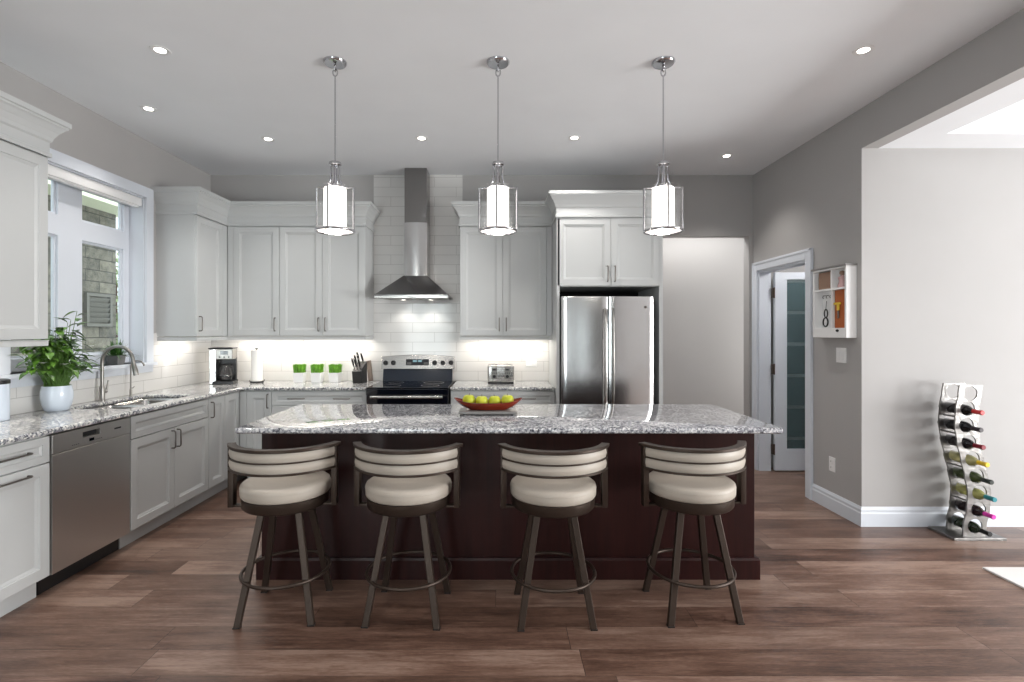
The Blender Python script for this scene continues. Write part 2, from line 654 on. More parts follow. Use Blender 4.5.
def cells(us, vs, keep, t0, t1, order):
    """Closed solid of grid cells (no inner faces). order maps (u, v, t) to xyz, e.g. 'xyz' or 'xzy' or 'yzx'."""
    mb = MB()
    bm = mb.bm
    cache = {}

    def V(i, j, k):
        key = (i, j, k)
        if key not in cache:
            d = dict(zip(order, (us[i], vs[j], (t0, t1)[k])))
            cache[key] = bm.verts.new((d['x'], d['y'], d['z']))
        return cache[key]
    nu, nv = len(us) - 1, len(vs) - 1

    def on(i, j):
        return 0 <= i < nu and 0 <= j < nv and keep((us[i] + us[i + 1]) / 2, (vs[j] + vs[j + 1]) / 2)
    for i in range(nu):
        for j in range(nv):
            if not on(i, j):
                continue
            for k in (0, 1):
                bm.faces.new((V(i, j, k), V(i + 1, j, k), V(i + 1, j + 1, k), V(i, j + 1, k)))
            for di, dj, a, b in ((-1, 0, (i, j), (i, j + 1)), (1, 0, (i + 1, j), (i + 1, j + 1)),
                                 (0, -1, (i, j), (i + 1, j)), (0, 1, (i, j + 1), (i + 1, j + 1))):
                if not on(i + di, j + dj):
                    bm.faces.new((V(*a, 0), V(*b, 0), V(*b, 1), V(*a, 1)))
    return mb


def tag(o, label=None, cat=None, group=None, kind=None):
    if label:
        o['label'] = label
    if cat:
        o['category'] = cat
    if group:
        o['group'] = group
    if kind:
        o['kind'] = kind
    return o


def thing(name, label, cat, loc=(0, 0, 0), rz=0, group=None):
    o = bpy.data.objects.new(name, None)
    o.empty_display_size = .1
    COL.objects.link(o)
    o.location = loc
    o.rotation_euler = (0, 0, rz)
    return tag(o, label, cat, group)


def struct(o, label=None, cat=None):
    o['kind'] = 'structure'
    return tag(o, label, cat)


def dup(root, loc, rz=None, label=None):
    def rec(o, par):
        c = o.copy()
        COL.objects.link(c)
        if par is not None:
            c.parent = par
        for ch in list(o.children):
            rec(ch, c)
        return c
    r = rec(root, None)
    r.location = loc
    if rz is not None:
        r.rotation_euler = (0, 0, rz)
    if label:
        r['label'] = label
    return r


# ================================================================== THE SETTING
X2, Y0, YH = 7.4, -4.0, 6.05
o = MB().box(XL - .25, X2 + .15, Y0 - .15, YH + .15, -.10, 0).build('floor', 'floor')
struct(o, 'brown wide plank hardwood floor running through the rooms', 'floor')

o = cells([XL - .2, XR + .12], [Y0 - .15, YB + .12], lambda u, v: True, ZC, ZC + .12, 'xyz').build('ceiling', 'ceiling')
struct(o, 'white painted kitchen ceiling with recessed lights', 'ceiling')

WY0, WY1, WZ0, WZ1 = 3.17, 4.39, 1.17, 2.585          # opening over the sink
o = cells([Y0 - .15, WY0, WY1, YB + .12], [0, WZ0, WZ1, ZC],
          lambda u, v: not (WY0 < u < WY1 and WZ0 < v < WZ1), XL - .2, XL, 'yzx').build('wall_left', 'wall')
struct(o, 'taupe wall with the window over the sink', 'wall')

HX0, HX1, HZ = 1.495, 2.627, 2.442                     # passage beside the refrigerator
o = cells([XL - .2, HX0, HX1, 4.6], [0, HZ, ZC],
          lambda u, v: not (HX0 < u < HX1 and v < HZ), YB, YB + .12, 'xzy').build('wall_back', 'wall')
struct(o, 'taupe wall behind the range and refrigerator', 'wall')

DY0, DY1, DZ = 4.45, 5.29, 2.06                        # pantry doorway
o = cells([Y0 - .15, -2.6, YD, YD + .12, DY0, DY1, YB], [0, DZ, 2.789, ZC],
          lambda u, v: not ((-2.6 < u < YD and v < 2.789) or (YD < u < YD + .12 and v < 2.789) or (DY0 < u < DY1 and v < DZ)),
          XR, XR + .12, 'yzx').build('wall_right', 'wall')
struct(o, 'taupe wall with the pantry doorway and wide opening', 'wall')

o = MB().box(XR, X2, YD, YD + .12, 0, 2.789).build('wall_dining', 'wall')
struct(o, 'pale lit wall behind the wine rack', 'wall')

# adjoining room: tray ceiling, outer wall with glazing
o = cells([XR + .12, 3.055, 6.9, X2], [Y0 - .15, -1.5, 3.50, YD + .12],
          lambda u, v: not (3.055 < u < 6.9 and -1.5 < v < 3.50), 2.789, 2.95, 'xyz').build('ceiling_tray', 'ceiling')
struct(o, 'dropped white ceiling border around the raised tray', 'ceiling')
o = MB().box(3.0, 7.0, -1.55, 3.55, 3.05, 3.15).build('ceiling_raised', 'ceiling')
struct(o, 'raised white ceiling inside the tray', 'ceiling')
mb = MB()
mb.bar([(3.055, -1.5), (6.9, -1.5), (6.9, 3.50), (3.055, 3.50), (3.055, -1.5)], [(0, 2.95), (.02, 2.95), (.02, 3.05), (0, 3.05)])
struct(mb.build('ceiling_step', 'ceiling'), 'white step between dropped border and raised tray', 'ceiling')
o = cells([Y0 - .15, -1.5, 2.1, YD + .12], [0, .25, 2.45, 3.15], lambda u, v: not (-1.5 < u < 2.1 and .25 < v < 2.45),
          X2, X2 + .15, 'yzx').build('wall_east', 'wall')
struct(o, 'outer wall of the adjoining room with its window', 'wall')
RW = ((-2.8, -1.4), (-.15, .05), (1.0, 1.2))
o = cells([XL - .2, -2.8, -1.4, -.15, .05, .10, .95, 1.0, 1.2, X2 + .15], [0, .25, 2.08, 2.45, 3.15],
          lambda u, v: not ((-2.8 < u < -1.4 and .25 < v < 2.45) or (any(a < u < b for a, b in RW[1:]) and .25 < v < 2.08) or (.10 < u < .95 and v < 2.08)),
          Y0 - .15, Y0, 'xzy').build('wall_rear', 'wall')
struct(o, 'wall behind the viewer with the front door and its sidelights', 'wall')


def window_frame(name, us, zs, t0, t1, order, label, w=.06):
    u0, u1, z0, z1 = us[0], us[-1], zs[0], zs[-1]
    uu = [u0, u0 + w]
    bars = []
    for m_ in us[1:-1]:
        uu += [m_ - w / 2, m_ + w / 2]
        bars.append((m_ - w / 2, m_ + w / 2))
    uu += [u1 - w, u1]
    o = cells(uu, [z0, z0 + w, z1 - w, z1],
              lambda u, v: u < u0 + w or u > u1 - w or v < z0 + w or v > z1 - w or any(a < u < b for a, b in bars),
              t0, t1, order).build(name, 'trim')
    struct(o, label, 'window')
    return o


w2 = window_frame('window_2', [-2.8, -2.1, -1.4], [.25, 2.45], Y0 - .11, Y0 - .05, 'xzy', 'white window behind the viewer on the sink side')
MB().box(-2.75, -1.45, Y0 - .083, Y0 - .077, .3, 2.4).build('pane', 'glass_pane', w2)
for k_, (a_, b_) in enumerate(RW[1:]):
    w4 = window_frame('window_%d' % (4 + k_), [a_, b_], [.25, 2.08], Y0 - .11, Y0 - .05, 'xzy', 'narrow sidelight of the front door behind the viewer', .03)
    MB().box(a_ + .02, b_ - .02, Y0 - .083, Y0 - .077, .27, 2.06).build('pane', 'glass_pane', w4)
d2 = thing('door_2', 'dark front door behind the viewer', 'door', (0, 0, 0))
d2['kind'] = 'structure'
MB().panel(.10, .95, .01, 1.0, Y0 - .02, .04, .12).xf(Matrix.Translation((1.05, 2 * Y0 - .06, 0)) @ Matrix.Rotation(PI, 4, 'Z')).build('lower_panel', 'espresso', d2)
MB().panel(.10, .95, 1.0, 2.075, Y0 - .02, .04, .12).xf(Matrix.Translation((1.05, 2 * Y0 - .06, 0)) @ Matrix.Rotation(PI, 4, 'Z')).build('upper_panel', 'espresso', d2)
w3 = window_frame('window_3', [-1.5, -.3, .9, 2.1], [.25, 2.45], X2 + .05, X2 + .11, 'yzx', 'wide white window of the adjoining room')
MB().box(X2 + .077, X2 + .083, -1.45, 2.05, .3, 2.4).build('pane', 'glass_pane', w3)

# passage behind the kitchen and pantry shell
o = MB().box(0.2, 4.6, YH, YH + .12, 0, 2.75).build('wall_hall', 'wall')
struct(o, 'pale lit passage wall seen beside the refrigerator', 'wall')
struct(MB().box(.2, 4.6, YB + .12, YH, 2.65, 2.75).build('ceiling_hall', 'ceiling'), 'passage ceiling', 'ceiling')
struct(MB().box(.2, .32, YB + .12, YH, 0, 2.65).build('wall_hall_end', 'wall'), 'passage end wall', 'wall')
struct(MB().box(4.48, 4.6, YD + .12, YH, 0, 2.65).build('wall_pantry', 'wall'), 'pantry side wall', 'wall')
struct(MB().box(XR + .12, 4.48, YD + .12, YB, 2.55, 2.65).build('ceiling_pantry', 'ceiling'), 'pantry ceiling', 'ceiling')

# baseboards
BBP = [(0, 0), (.016, 0), (.016, .095), (.012, .105), (.012, .122), (.006, .135), (.003, .143), (0, .143)]
mb = MB().bar([(XR, DY0 - .09), (XR, YD), (X2, YD)][::-1], [(-a, b) for a, b in BBP])
mb.bm.free()
mb = MB().bar([(X2, YD), (XR, YD), (XR, DY0 - .09)], [(-a, b) for a, b in BBP])
struct(mb.build('baseboard_right', 'trim'), 'white moulded baseboard turning the corner of the wall', 'baseboard')

# ------------------------------------------------------------------ tiles
mb = cells([XL, -1.33, -.395, .515], [CT, 1.42, ZC], lambda u, v: v < 1.42 or (-1.33 < u < -.395), YB - .008, YB, 'xzy')
struct(mb.build('wall_tile_back', 'tile_x'), 'glossy white subway tile behind the range and counter', 'tile')
mb = cells([2.2, WY0 - .085, WY1 + .09, YB - .008], [CT, WZ0 - .06, 1.42],
           lambda u, v: v < WZ0 - .06 or u < WY0 - .085 or u > WY1 + .09, XL, XL + .008, 'yzx')
struct(mb.build('wall_tile_left', 'tile_y'), 'glossy white subway tile behind the sink', 'tile')

# ------------------------------------------------------------------ window over the sink
win = thing('window_1', 'white framed double window with transoms over the sink', 'window', (0, 0, 0))
win['kind'] = 'structure'
XG = -3.17
mb = MB()
cw = .088
mb.box(XL, XL + .022, WY1, WY1 + cw, WZ0, WZ1 + cw, .003)
mb.box(XL, XL + .022, WY0 - cw, WY0, WZ0, WZ1 + cw, .003)
mb.box(XL, XL + .022, WY0, WY1, WZ1, WZ1 + cw, .003)
mb.build('casing', 'trim', win)
MB().box(XL, XL + .018, WY0 - cw, WY1 + cw, WZ0 - .085, WZ0 - .028, .003).build('apron', 'trim', win)
MB().box(XG, XL + .05, WY0 - .10, WY1 + .10, WZ0 - .028, WZ0, .005).build('sill', 'trim', win)
mb = MB()
mb.box(XL - .2, XL, WY1 - .012, WY1, WZ0, WZ1)
mb.box(XL - .2, XL, WY0, WY0 + .012, WZ0, WZ1)
mb.box(XL - .2, XL, WY0, WY1, WZ1 - .012, WZ1)
mb.build('jamb', 'trim', win)
py = [WY0 + .012, 3.245, 3.672, 3.888, 4.316, WY1 - .012]
pz = [WZ0, 1.26, 2.126, 2.275, 2.53, WZ1 - .012]
fr = cells(py, pz, lambda u, v: not ((py[1] < u < py[2] or py[3] < u < py[4]) and (pz[1] < v < pz[2] or pz[3] < v < pz[4])),
           XG - .05, XG, 'yzx').build('frame', 'trim', win, bevel=.006)
for a, b in ((1, 2), (3, 4)):
    for c, d in ((1, 2), (3, 4)):
        # glazing bead round each pane, then the pane
        mbb = cells([py[a], py[a] + .014, py[b] - .014, py[b]], [pz[c], pz[c] + .014, pz[d] - .014, pz[d]],
                    lambda u, v: u < py[a] + .014 or u > py[b] - .014 or v < pz[c] + .014 or v > pz[d] - .014,
                    XG - .04, XG - .018, 'yzx')
        mbb.build('glazing_bead', 'trim', fr)
        MB().box(XG - .032, XG - .027, py[a], py[b], pz[c], pz[d]).build('pane', 'glass_pane', fr)

t = thing('roller_blind', 'white roller blind cassette fixed at the top of the window', 'blind', (XL, WY0 + .02, 2.50))
MB().box(-.075, -.005, 0, WY1 - WY0 - .04, .002, .072, .008).build('cassette', 'white', t, 40)
MB().box(-.06, -.02, .02, WY1 - WY0 - .06, -.012, .003, .003).build('bottom_bar', 'white', t)

# outside
o = MB().box(-5.6, -5.4, 1.0, 7.2, -.3, 3.07).build('exterior_wall', 'stone')
struct(o, 'grey stone wall of the house next door', 'wall')
o = MB().box(-5.7, -5.0, 1.0, 7.35, 3.07, 3.25).build('exterior_soffit', 'soffit')
struct(o, 'pale eave along the neighbouring stone wall', 'eave')
struct(MB().box(-9, XL - .22, 0, 12, -.35, -.3).build('exterior_ground', 'ground'), 'gravel strip between the houses', 'ground')
t = thing('garden_shrub', 'pale green shrub beyond the end of the stone wall outside', 'shrub', (-6.6, 8.7, -.3))
random.seed(11)
MB().tube([(0, 0, 0), (.05, 0, 1.2), (0, .1, 2.6)], [.06, .05, .02], 8).build('trunk', 'soil', t, 60)
SHRUB = t
t = thing('wall_vent', 'grey louvred vent on the stone wall outside the window', 'vent', (-5.40, 6.86, 1.50))
mb = cells([-.22, -.18, .18, .22], [0, .04, .40, .44], lambda u, v: abs(u) > .18 or v < .04 or v > .40, -.0, .045, 'yzx')
mb.build('frame', 'vent_grey', t)
mb = MB()
for k in range(5):
    s0 = mb.count()
    mb.box(-.004, .004, -.18, .18, -.035, .035)
    mb.xf(Matrix.Translation((.022, 0, .085 + k * .067)) @ Matrix.Rotation(R(30), 4, 'Y'), s0)
mb.build('louvres', 'vent_grey', t)

# ------------------------------------------------------------------ pantry doorway
d = thing('door_1', 'white pantry door with frosted glass standing open', 'door', (0, 0, 0))
d['kind'] = 'structure'
mb = MB()
for y0, y1 in ((DY0 - .09, DY0), (DY1, DY1 + .09)):
    mb.box(XR - .02, XR, y0, y1, 0, DZ + .09, .004)
    mb.box(XR - .026, XR - .018, y0 + (.0 if y0 < DY0 else .065), y0 + (.025 if y0 < DY0 else .09), 0, DZ + .09, .003)
mb.box(XR - .02, XR, DY0, DY1, DZ, DZ + .09, .004)
mb.box(XR - .026, XR - .018, DY0 - .09, DY1 + .09, DZ + .065, DZ + .09, .003)
mb.build('casing', 'trim', d)
mb = MB()
mb.box(XR, XR + .12, DY0, DY0 + .018, 0, DZ)
mb.box(XR, XR + .12, DY1 - .018, DY1, 0, DZ)
mb.box(XR, XR + .12, DY0 + .018, DY1 - .018, DZ - .018, DZ)
mb.build('jamb', 'trim', d)
lx0, lx1, ly0, ly1 = 2.812, 3.60, 5.235, 5.27
leaf = cells([lx0, 2.936, 3.476, lx1], [.012, .234, 1.966, 2.04], lambda u, v: not (2.936 < u < 3.476 and .234 < v < 1.966),
             ly0, ly1, 'xzy').build('leaf', 'trim', d, bevel=.004)
MB().box(2.93, 3.482, 5.248, 5.256, .228, 1.972).build('frosted_pane', 'frosted', leaf)
for z in (.23, 1.05, 1.83):
    mb = MB().box(2.785, 2.812, 5.232, 5.262, z - .05, z + .05, .002)
    mb.lathe([(.007, -.055), (.007, .055)], (2.800, 5.226, z), 10)
    mb.build('hinge', 'brass_dark', d)
mb = MB().lathe([(.028, 0), (.028, .008), (.01, .012), (.01, .05), (.026, .058), (.028, .075), (.018, .088), (.002, .09)], (3.54, ly0, 1.0), 20, 'y')
mb.build('knob', 'nickel', leaf, 40)

# ================================================================== CABINETS


def pull(mb, x, z, y, ln=.128, vert=True, out=.030, r=.0052):
    """A bow pull on a front at depth y (front faces -y)."""
    h = ln / 2
    pts = []
    seq = [(-h, 0), (-h, -out * .7), (-h + .006, -out * .93), (-h + .016, -out), (h - .016, -out), (h - .006, -out * .93), (h, -out * .7), (h, 0)]
    for a, o_ in seq:
        pts.append((x, y + o_, z + a) if vert else (x + a, y + o_, z))
    mb.tube(pts, r, 8)
    return mb


CR = [(0, 2.475), (.012, 2.475), (.012, 2.498), (.004, 2.504), (.004, 2.560), (.013, 2.570), (.018, 2.590), (.034, 2.622),
      (.056, 2.650), (.066, 2.658), (.066, 2.668), (.076, 2.672), (.076, 2.700), (0, 2.700)]
CRF = [(a, b) for a, b in CR]
RAIL = [(-.018, 1.352), (.0, 1.352), (.0, 1.378), (.004, 1.386), (-.018, 1.386)]


def sweep(path, prof, i0, i1, loc, rz, name, parent):
    """Part of a mitred moulding along a world-space path, expressed in the thing's own frame."""
    mb = MB()
    pts = path
    full = MB()
    # mitred loops of the whole path, then keep i0..i1
    P = [Vector((p[0], p[1], 0)) for p in pts]
    loops = []
    for i in range(len(P)):
        if 0 < i < len(P) - 1:
            a = (P[i] - P[i - 1]).normalized()
            b = (P[i + 1] - P[i]).normalized()
            ra, rb = Vector((a.y, -a.x, 0)), Vector((b.y, -b.x, 0))
            dv = (ra + rb) / max(.2, 1 + ra.dot(rb))
        else:
            a = (P[1] - P[0]).normalized() if i == 0 else (P[-1] - P[-2]).normalized()
            dv = Vector((a.y, -a.x, 0))
        loops.append([Vector((P[i].x + dv.x * q[0], P[i].y + dv.y * q[0], q[1])) for q in prof])
    full.bm.free()
    inv = (Matrix.Translation(loc) @ Matrix.Rotation(rz, 4, 'Z')).inverted()
    mb.rings([[inv @ p for p in lp] for lp in loops[i0:i1 + 1]])
    return mb.build(name, 'cab', parent)


DT = .020      # thickness of a front


def cab_door(t, x0, x1, z0, z1, y, hx=None, hz=None, vert=True, name='door', g=.0016, hl=.128, pulls=None):
    dr = MB().panel(x0 + g, x1 - g, z0 + g, z1 - g, y, DT).build(name, 'cab', t)
    ps = pulls if pulls is not None else ([(hx, hz)] if hx is not None else [])
    for a, b in ps:
        pull(MB(), a, b, y - DT, hl, vert).build('handle', 'pull', dr, 50)
    return dr


def base_body(t, w, dep, toe=True, toe_in=.055):
    MB().box(0, w, -dep + DT, -.002, .11, CB - .001).build('body', 'cab', t)
    if toe:
        MB().box(0, w, -dep + DT + toe_in, -dep + DT + toe_in + .016, 0, .11).build('toe_kick', 'cab', t)


BD = .613      # base depth incl. fronts: faces at x = -2.437
LW = R(90)

# --- left run
t = thing('base_cabinet', 'grey base cabinet beside the dishwasher with a drawer over one door', 'cabinet', (XL, 2.313, 0), LW)
w = .460
base_body(t, w, BD)
cab_door(t, 0, w, .732, .874, -BD + DT, name='drawer', vert=False, pulls=[(w / 2, .808)], hl=.20)
cab_door(t, 0, w, .116, .728, -BD + DT, vert=False, pulls=[(w / 2, .690)], hl=.20)

t = thing('dishwasher', 'stainless steel dishwasher built in under the granite counter', 'dishwasher', (XL, 2.776, 0), LW)
w = .603
MB().box(.004, w - .004, -BD + .05, -.004, .105, CB - .004).build('tub', 'dark_gap', t)
MB().box(.006, w - .006, -BD + .075, -BD + .09, .003, .105).build('toe_plate', 'black', t)
dr = MB().box(.010, w - .008, -BD, -BD + .045, .112, .765, .003).build('door', 'steel_dw', t)
cp = cells([.010, .215, .345, w - .008], [.768, .815, .848, .872], lambda u, v: not (.215 < u < .345 and .815 < v < .848),
           -BD, -BD + .045, 'xzy').build('control_panel', 'steel_dw', t, bevel=.002)
MB().box(.215, .345, -BD + .024, -BD + .03, .815, .848).build('pocket_handle', 'black', cp)
MB().box(.262, .298, -BD - .0015, -BD + .001, .786, .803, .001).build('display', 'black_glass', cp)
for k in range(8):
    x_ = .14 + k * .014 + (.114 if k > 3 else 0)
    MB().box(x_, x_ + .006, -BD - .001, -BD + .001, .786, .790).build('button', 'black', cp)
mb = MB().box(.46, .515, -BD - .001, -BD + .001, .818, .828)
mb.build('badge', 'black', cp)

t = thing('base_cabinet', 'grey sink base cabinet with two doors below the sink', 'cabinet', (XL, 3.382, 0), LW)
w = .90
mbw = cells([.0, .018, w - .018, w], [.11, .128, CB - .001], lambda u, v: u < .018 or u > w - .018 or v < .128, -BD + DT, -.002, 'xzy')
mbw.build('body', 'cab', t)
MB().box(0, w, -BD + DT + .055, -BD + DT + .071, 0, .11).build('toe_kick', 'cab', t)
cab_door(t, 0, w, .722, .874, -BD + DT, name='false_front')
cab_door(t, 0, w / 2, .116, .718, -BD + DT, w / 2 - .032, .635)
cab_door(t, w / 2, w, .116, .718, -BD + DT, w / 2 + .032, .635)

t = thing('base_cabinet', 'narrow grey base cabinet with one tall door next to the sink base', 'cabinet', (XL, 4.283, 0), LW)
w = .254
base_body(t, w, BD)
cab_door(t, 0, w, .116, .874, -BD + DT, .032, .775)

t = thing('base_cabinet', 'grey blind corner base cabinet where the two counters meet', 'cabinet', (XL, 4.538, 0), LW)
base_body(t, .852, BD)
cab_door(t, 0, .248, .116, .874, -BD + DT)

# --- back run
BF = YB - .61        # 4.79 faces
t = thing('base_cabinet', 'narrow grey base cabinet with one door under the coffee corner', 'cabinet', (-2.40, YB, 0))
w = .262
base_body(t, w, .61)
MB().box(-.036, .029, -.61, -.61 + DT, .116, .874).build('filler', 'cab', t)
cab_door(t, .03, w, .116, .874, -.61 + DT, w - .032, .785)
t = thing('base_cabinet', 'wide grey drawer cabinet between corner and range', 'cabinet', (-2.136, YB, 0))
w = .888
base_body(t, w, .61)
cab_door(t, 0, w, .742, .874, -.61 + DT, name='drawer', vert=False, pulls=[(w * .26, .808), (w * .74, .808)], hl=.15)
cab_door(t, 0, w, .432, .738, -.61 + DT, name='drawer', vert=False, pulls=[(w * .26, .60), (w * .74, .60)], hl=.15)
cab_door(t, 0, w, .116, .428, -.61 + DT, name='drawer', vert=False, pulls=[(w * .26, .28), (w * .74, .28)], hl=.15)
t = thing('base_cabinet', 'wide grey drawer cabinet between range and refrigerator', 'cabinet', (-.462, YB, 0))
w = .974
base_body(t, w, .61)
cab_door(t, 0, w, .742, .874, -.61 + DT, name='drawer', vert=False, pulls=[(w * .26, .808), (w * .74, .808)], hl=.15)
cab_door(t, 0, w, .432, .738, -.61 + DT, name='drawer', vert=False, pulls=[(w * .26, .60), (w * .74, .60)], hl=.15)
cab_door(t, 0, w, .116, .428, -.61 + DT, name='drawer', vert=False, pulls=[(w * .26, .28), (w * .74, .28)], hl=.15)

# --- wall cabinets
UD = .36
UZ0, UZ1 = 1.392, 2.470
HZc = 1.505
PATH = [(XL, 4.54), (XL + UD, 4.54), (XL + UD, YB - UD + .01), (-1.755 - .425, YB - UD + .01), (-1.33, YB - UD + .01), (-1.33, YB - .01)]
UF = YB - UD + .01     # 5.05 faces


def wall_body(t, w, z0=UZ0, z1=2.695, dep=UD, x0=0.0):
    MB().box(x0, w, -dep + DT, -.002, z0, z1).build('body', 'cab', t)


NP = [(XL + UD, 2.13), (XL + UD, 3.05), (XL, 3.05)]
t = thing('wall_cabinet', 'grey wall cabinet nearest the viewer beside the window', 'cabinet', (XL, 2.13, 0), LW)
wall_body(t, .92)
cab_door(t, 0, .46, UZ0, UZ1, -UD + DT, .425, HZc)
cab_door(t, .46, .92, UZ0, UZ1, -UD + DT, .495, HZc)
sweep(NP, CR, 0, 2, (XL, 2.13, 0), LW, 'crown_moulding', t)
sweep(NP, RAIL, 0, 2, (XL, 2.13, 0), LW, 'light_rail', t)

t = thing('wall_cabinet', 'grey wall cabinet turning the corner beside the window', 'cabinet', (XL, 4.54, 0), LW)
wall_body(t, YB - 4.54 - .003)
cab_door(t, .004, .42, UZ0, UZ1, -UD + DT, .036, HZc)
MB().box(.42, .508, -UD, -UD + DT, UZ0, UZ1).build('filler', 'cab', t)
sweep(PATH, CR, 0, 2, (XL, 4.54, 0), LW, 'crown_moulding', t)
sweep(PATH, RAIL, 0, 2, (XL, 4.54, 0), LW, 'light_rail', t)

UDb = YB - UF
t = thing('wall_cabinet', 'grey single door wall cabinet above the coffee maker', 'cabinet', (-2.688, YB, 0))
wall_body(t, .508, dep=UDb, x0=.003)
MB().box(.002, .055, -UDb, -UDb + DT, UZ0, UZ1).build('filler', 'cab', t)
cab_door(t, .055, .508, UZ0, UZ1, -UDb + DT, .508 - .036, HZc)
sweep(PATH, CR, 2, 3, (-2.688, YB, 0), 0, 'crown_moulding', t)
sweep(PATH, RAIL, 2, 3, (-2.688, YB, 0), 0, 'light_rail', t)
t = thing('wall_cabinet', 'grey double door wall cabinet above the three grass pots', 'cabinet', (-2.178, YB, 0))
wall_body(t, .848, dep=UDb)
cab_door(t, 0, .424, UZ0, UZ1, -UDb + DT, .424 - .034, HZc)
cab_door(t, .424, .848, UZ0, UZ1, -UDb + DT, .424 + .034, HZc)
sweep(PATH, CR, 3, 5, (-2.178, YB, 0), 0, 'crown_moulding', t)
sweep(PATH, RAIL, 3, 5, (-2.178, YB, 0), 0, 'light_rail', t)

t = thing('wall_cabinet', 'grey double door wall cabinet above the toaster', 'cabinet', (-.395, YB, 0))
wall_body(t, .905, dep=UDb)
cab_door(t, 0, .422, UZ0, UZ1, -UDb + DT, .422 - .034, HZc)
cab_door(t, .422, .856, UZ0, UZ1, -UDb + DT, .422 + .034, HZc)
MB().box(.857, .905, -UDb, -UDb + DT, UZ0, UZ1).build('filler', 'cab', t)
PR = [(-.395, YB - .01), (-.395, UF), (.512, UF)]
sweep(PR, CR, 0, 2, (-.395, YB, 0), 0, 'crown_moulding', t)
sweep(PR, RAIL, 0, 2, (-.395, YB, 0), 0, 'light_rail', t)

# --- refrigerator surround
FX0, FX1, FY = .516, 1.483, 4.66
t = thing('refrigerator_cabinet', 'white cabinet surround with two doors above the refrigerator', 'cabinet', (FX0, YB, 0))
w, dep = FX1 - FX0, YB - FY
MB().box(0, .026, -dep, -.003, 0, 2.695).build('side_panel', 'cab', t)
MB().box(w - .034, w, -dep, -.003, 0, 2.695).build('side_panel', 'cab', t)
MB().box(.026, w - .034, -dep + DT, -.003, 1.848, 2.695).build('body', 'cab', t)
MB().box(.026, w - .034, -.03, -.012, 0, 1.848).build('back_panel', 'dark_gap', t)
cab_door(t, .006, w / 2 + .01, 1.852, UZ1, -dep + DT, w / 2 - .022, 1.96, hl=.14)
cab_door(t, w / 2 + .01, w - .028, 1.852, UZ1, -dep + DT, w / 2 + .044, 1.96, hl=.14)
PF = [(FX0, UF - .077), (FX0, FY), (FX1, FY), (FX1, YB - .01)]
sweep(PF, CR, 0, 3, (FX0, YB, 0), 0, 'crown_moulding', t)

# ------------------------------------------------------------------ countertops
SKX0, SKX1, SKY0, SKY1 = -2.93, -2.53, 3.46, 4.22


def slab(mb, name, m, parent=None, r=.011):
    o = mb.build(name, m, parent, 40)
    md = o.modifiers.new('edge', 'BEVEL')
    md.width = r
    md.segments = 4
    md.limit_method = 'ANGLE'
    md.angle_limit = R(50)
    return o


mb = cells([XL + .008, SKX0, SKX1, -2.408, -1.246], [2.29, SKY0, SKY1, 4.768, YB - .009],
           lambda u, v: (u < -2.408 or v > 4.768) and not (SKX0 < u < SKX1 and SKY0 < v < SKY1), CB, CT, 'xyz')
o = slab(mb, 'countertop', 'granite2')
tag(o, 'speckled granite countertop turning the corner from sink to range', 'countertop')
mb = MB().box(-.466, .511, 4.768, YB - .009, CB, CT)
o = slab(mb, 'countertop', 'granite2')
tag(o, 'short speckled granite countertop carrying the toaster', 'countertop')

# sink
t = thing('kitchen_sink', 'stainless steel double bowl sink set into the granite counter', 'sink', (0, 0, CB))


def bowl(y0, y1, dp):
    mb = MB()
    def rr(ins, z, rad=.05):
        pts = []
        x0, x1, a0, a1 = SKX0 + .004 + ins, SKX1 - .004 - ins, y0 + ins, y1 - ins
        for cx, cy, s0 in ((x1 - rad, a1 - rad, 0), (x0 + rad, a1 - rad, 90), (x0 + rad, a0 + rad, 180), (x1 - rad, a0 + rad, 270)):
            for k in range(6):
                a = R(s0 + k * 18)
                pts.append((cx + rad * math.cos(a), cy + rad * math.sin(a), z))
        return pts
    mb.rings([rr(0, -.003), rr(.004, -.02), rr(.008, -dp + .03), rr(.03, -dp), rr(.034, -dp - .003), rr(.004, -dp + .03), rr(-.001, -.02), rr(-.003, -.003)], True, True, True)
    return mb


bm_ = MB()
for (a, b_, nm) in ((SKY0 + .004, 3.83, .2), (3.85, SKY1 - .004, .2)):
    mb = MB()
    x0, x1 = SKX0 + .004, SKX1 - .004
    lo = []
    def rect(i, z, rad=.045):
        pts = []
        for cx, cy, s0 in ((x1 - i - rad, b_ - i - rad, 0), (x0 + i + rad, b_ - i - rad, 90), (x0 + i + rad, a + i + rad, 180), (x1 - i - rad, a + i + rad, 270)):
            for k in range(6):
                an = R(s0 + k * 18)
                pts.append((cx + rad * math.cos(an), cy + rad * math.sin(an), z))
        return pts
    mb.rings([rect(.002, 0), rect(.006, -.02), rect(.010, -nm + .03), rect(.03, -nm)], True, False, True)
    ob = mb.build('bowl', 'steel_h', t, 40)
    md = ob.modifiers.new('wall', 'SOLIDIFY')
    md.thickness = .002
    MB().lathe([(.04, 0), (.04, .004), (.02, .006), (.001, .004)], ((x0 + x1) / 2, (a + b_) / 2, -nm), 20).build('drain', 'chrome', t, 40)
MB().box(SKX0 + .004, SKX1 - .004, 3.828, 3.852, -.05, -.006, .004).build('divider', 'steel_h', t)
bm_.bm.free()


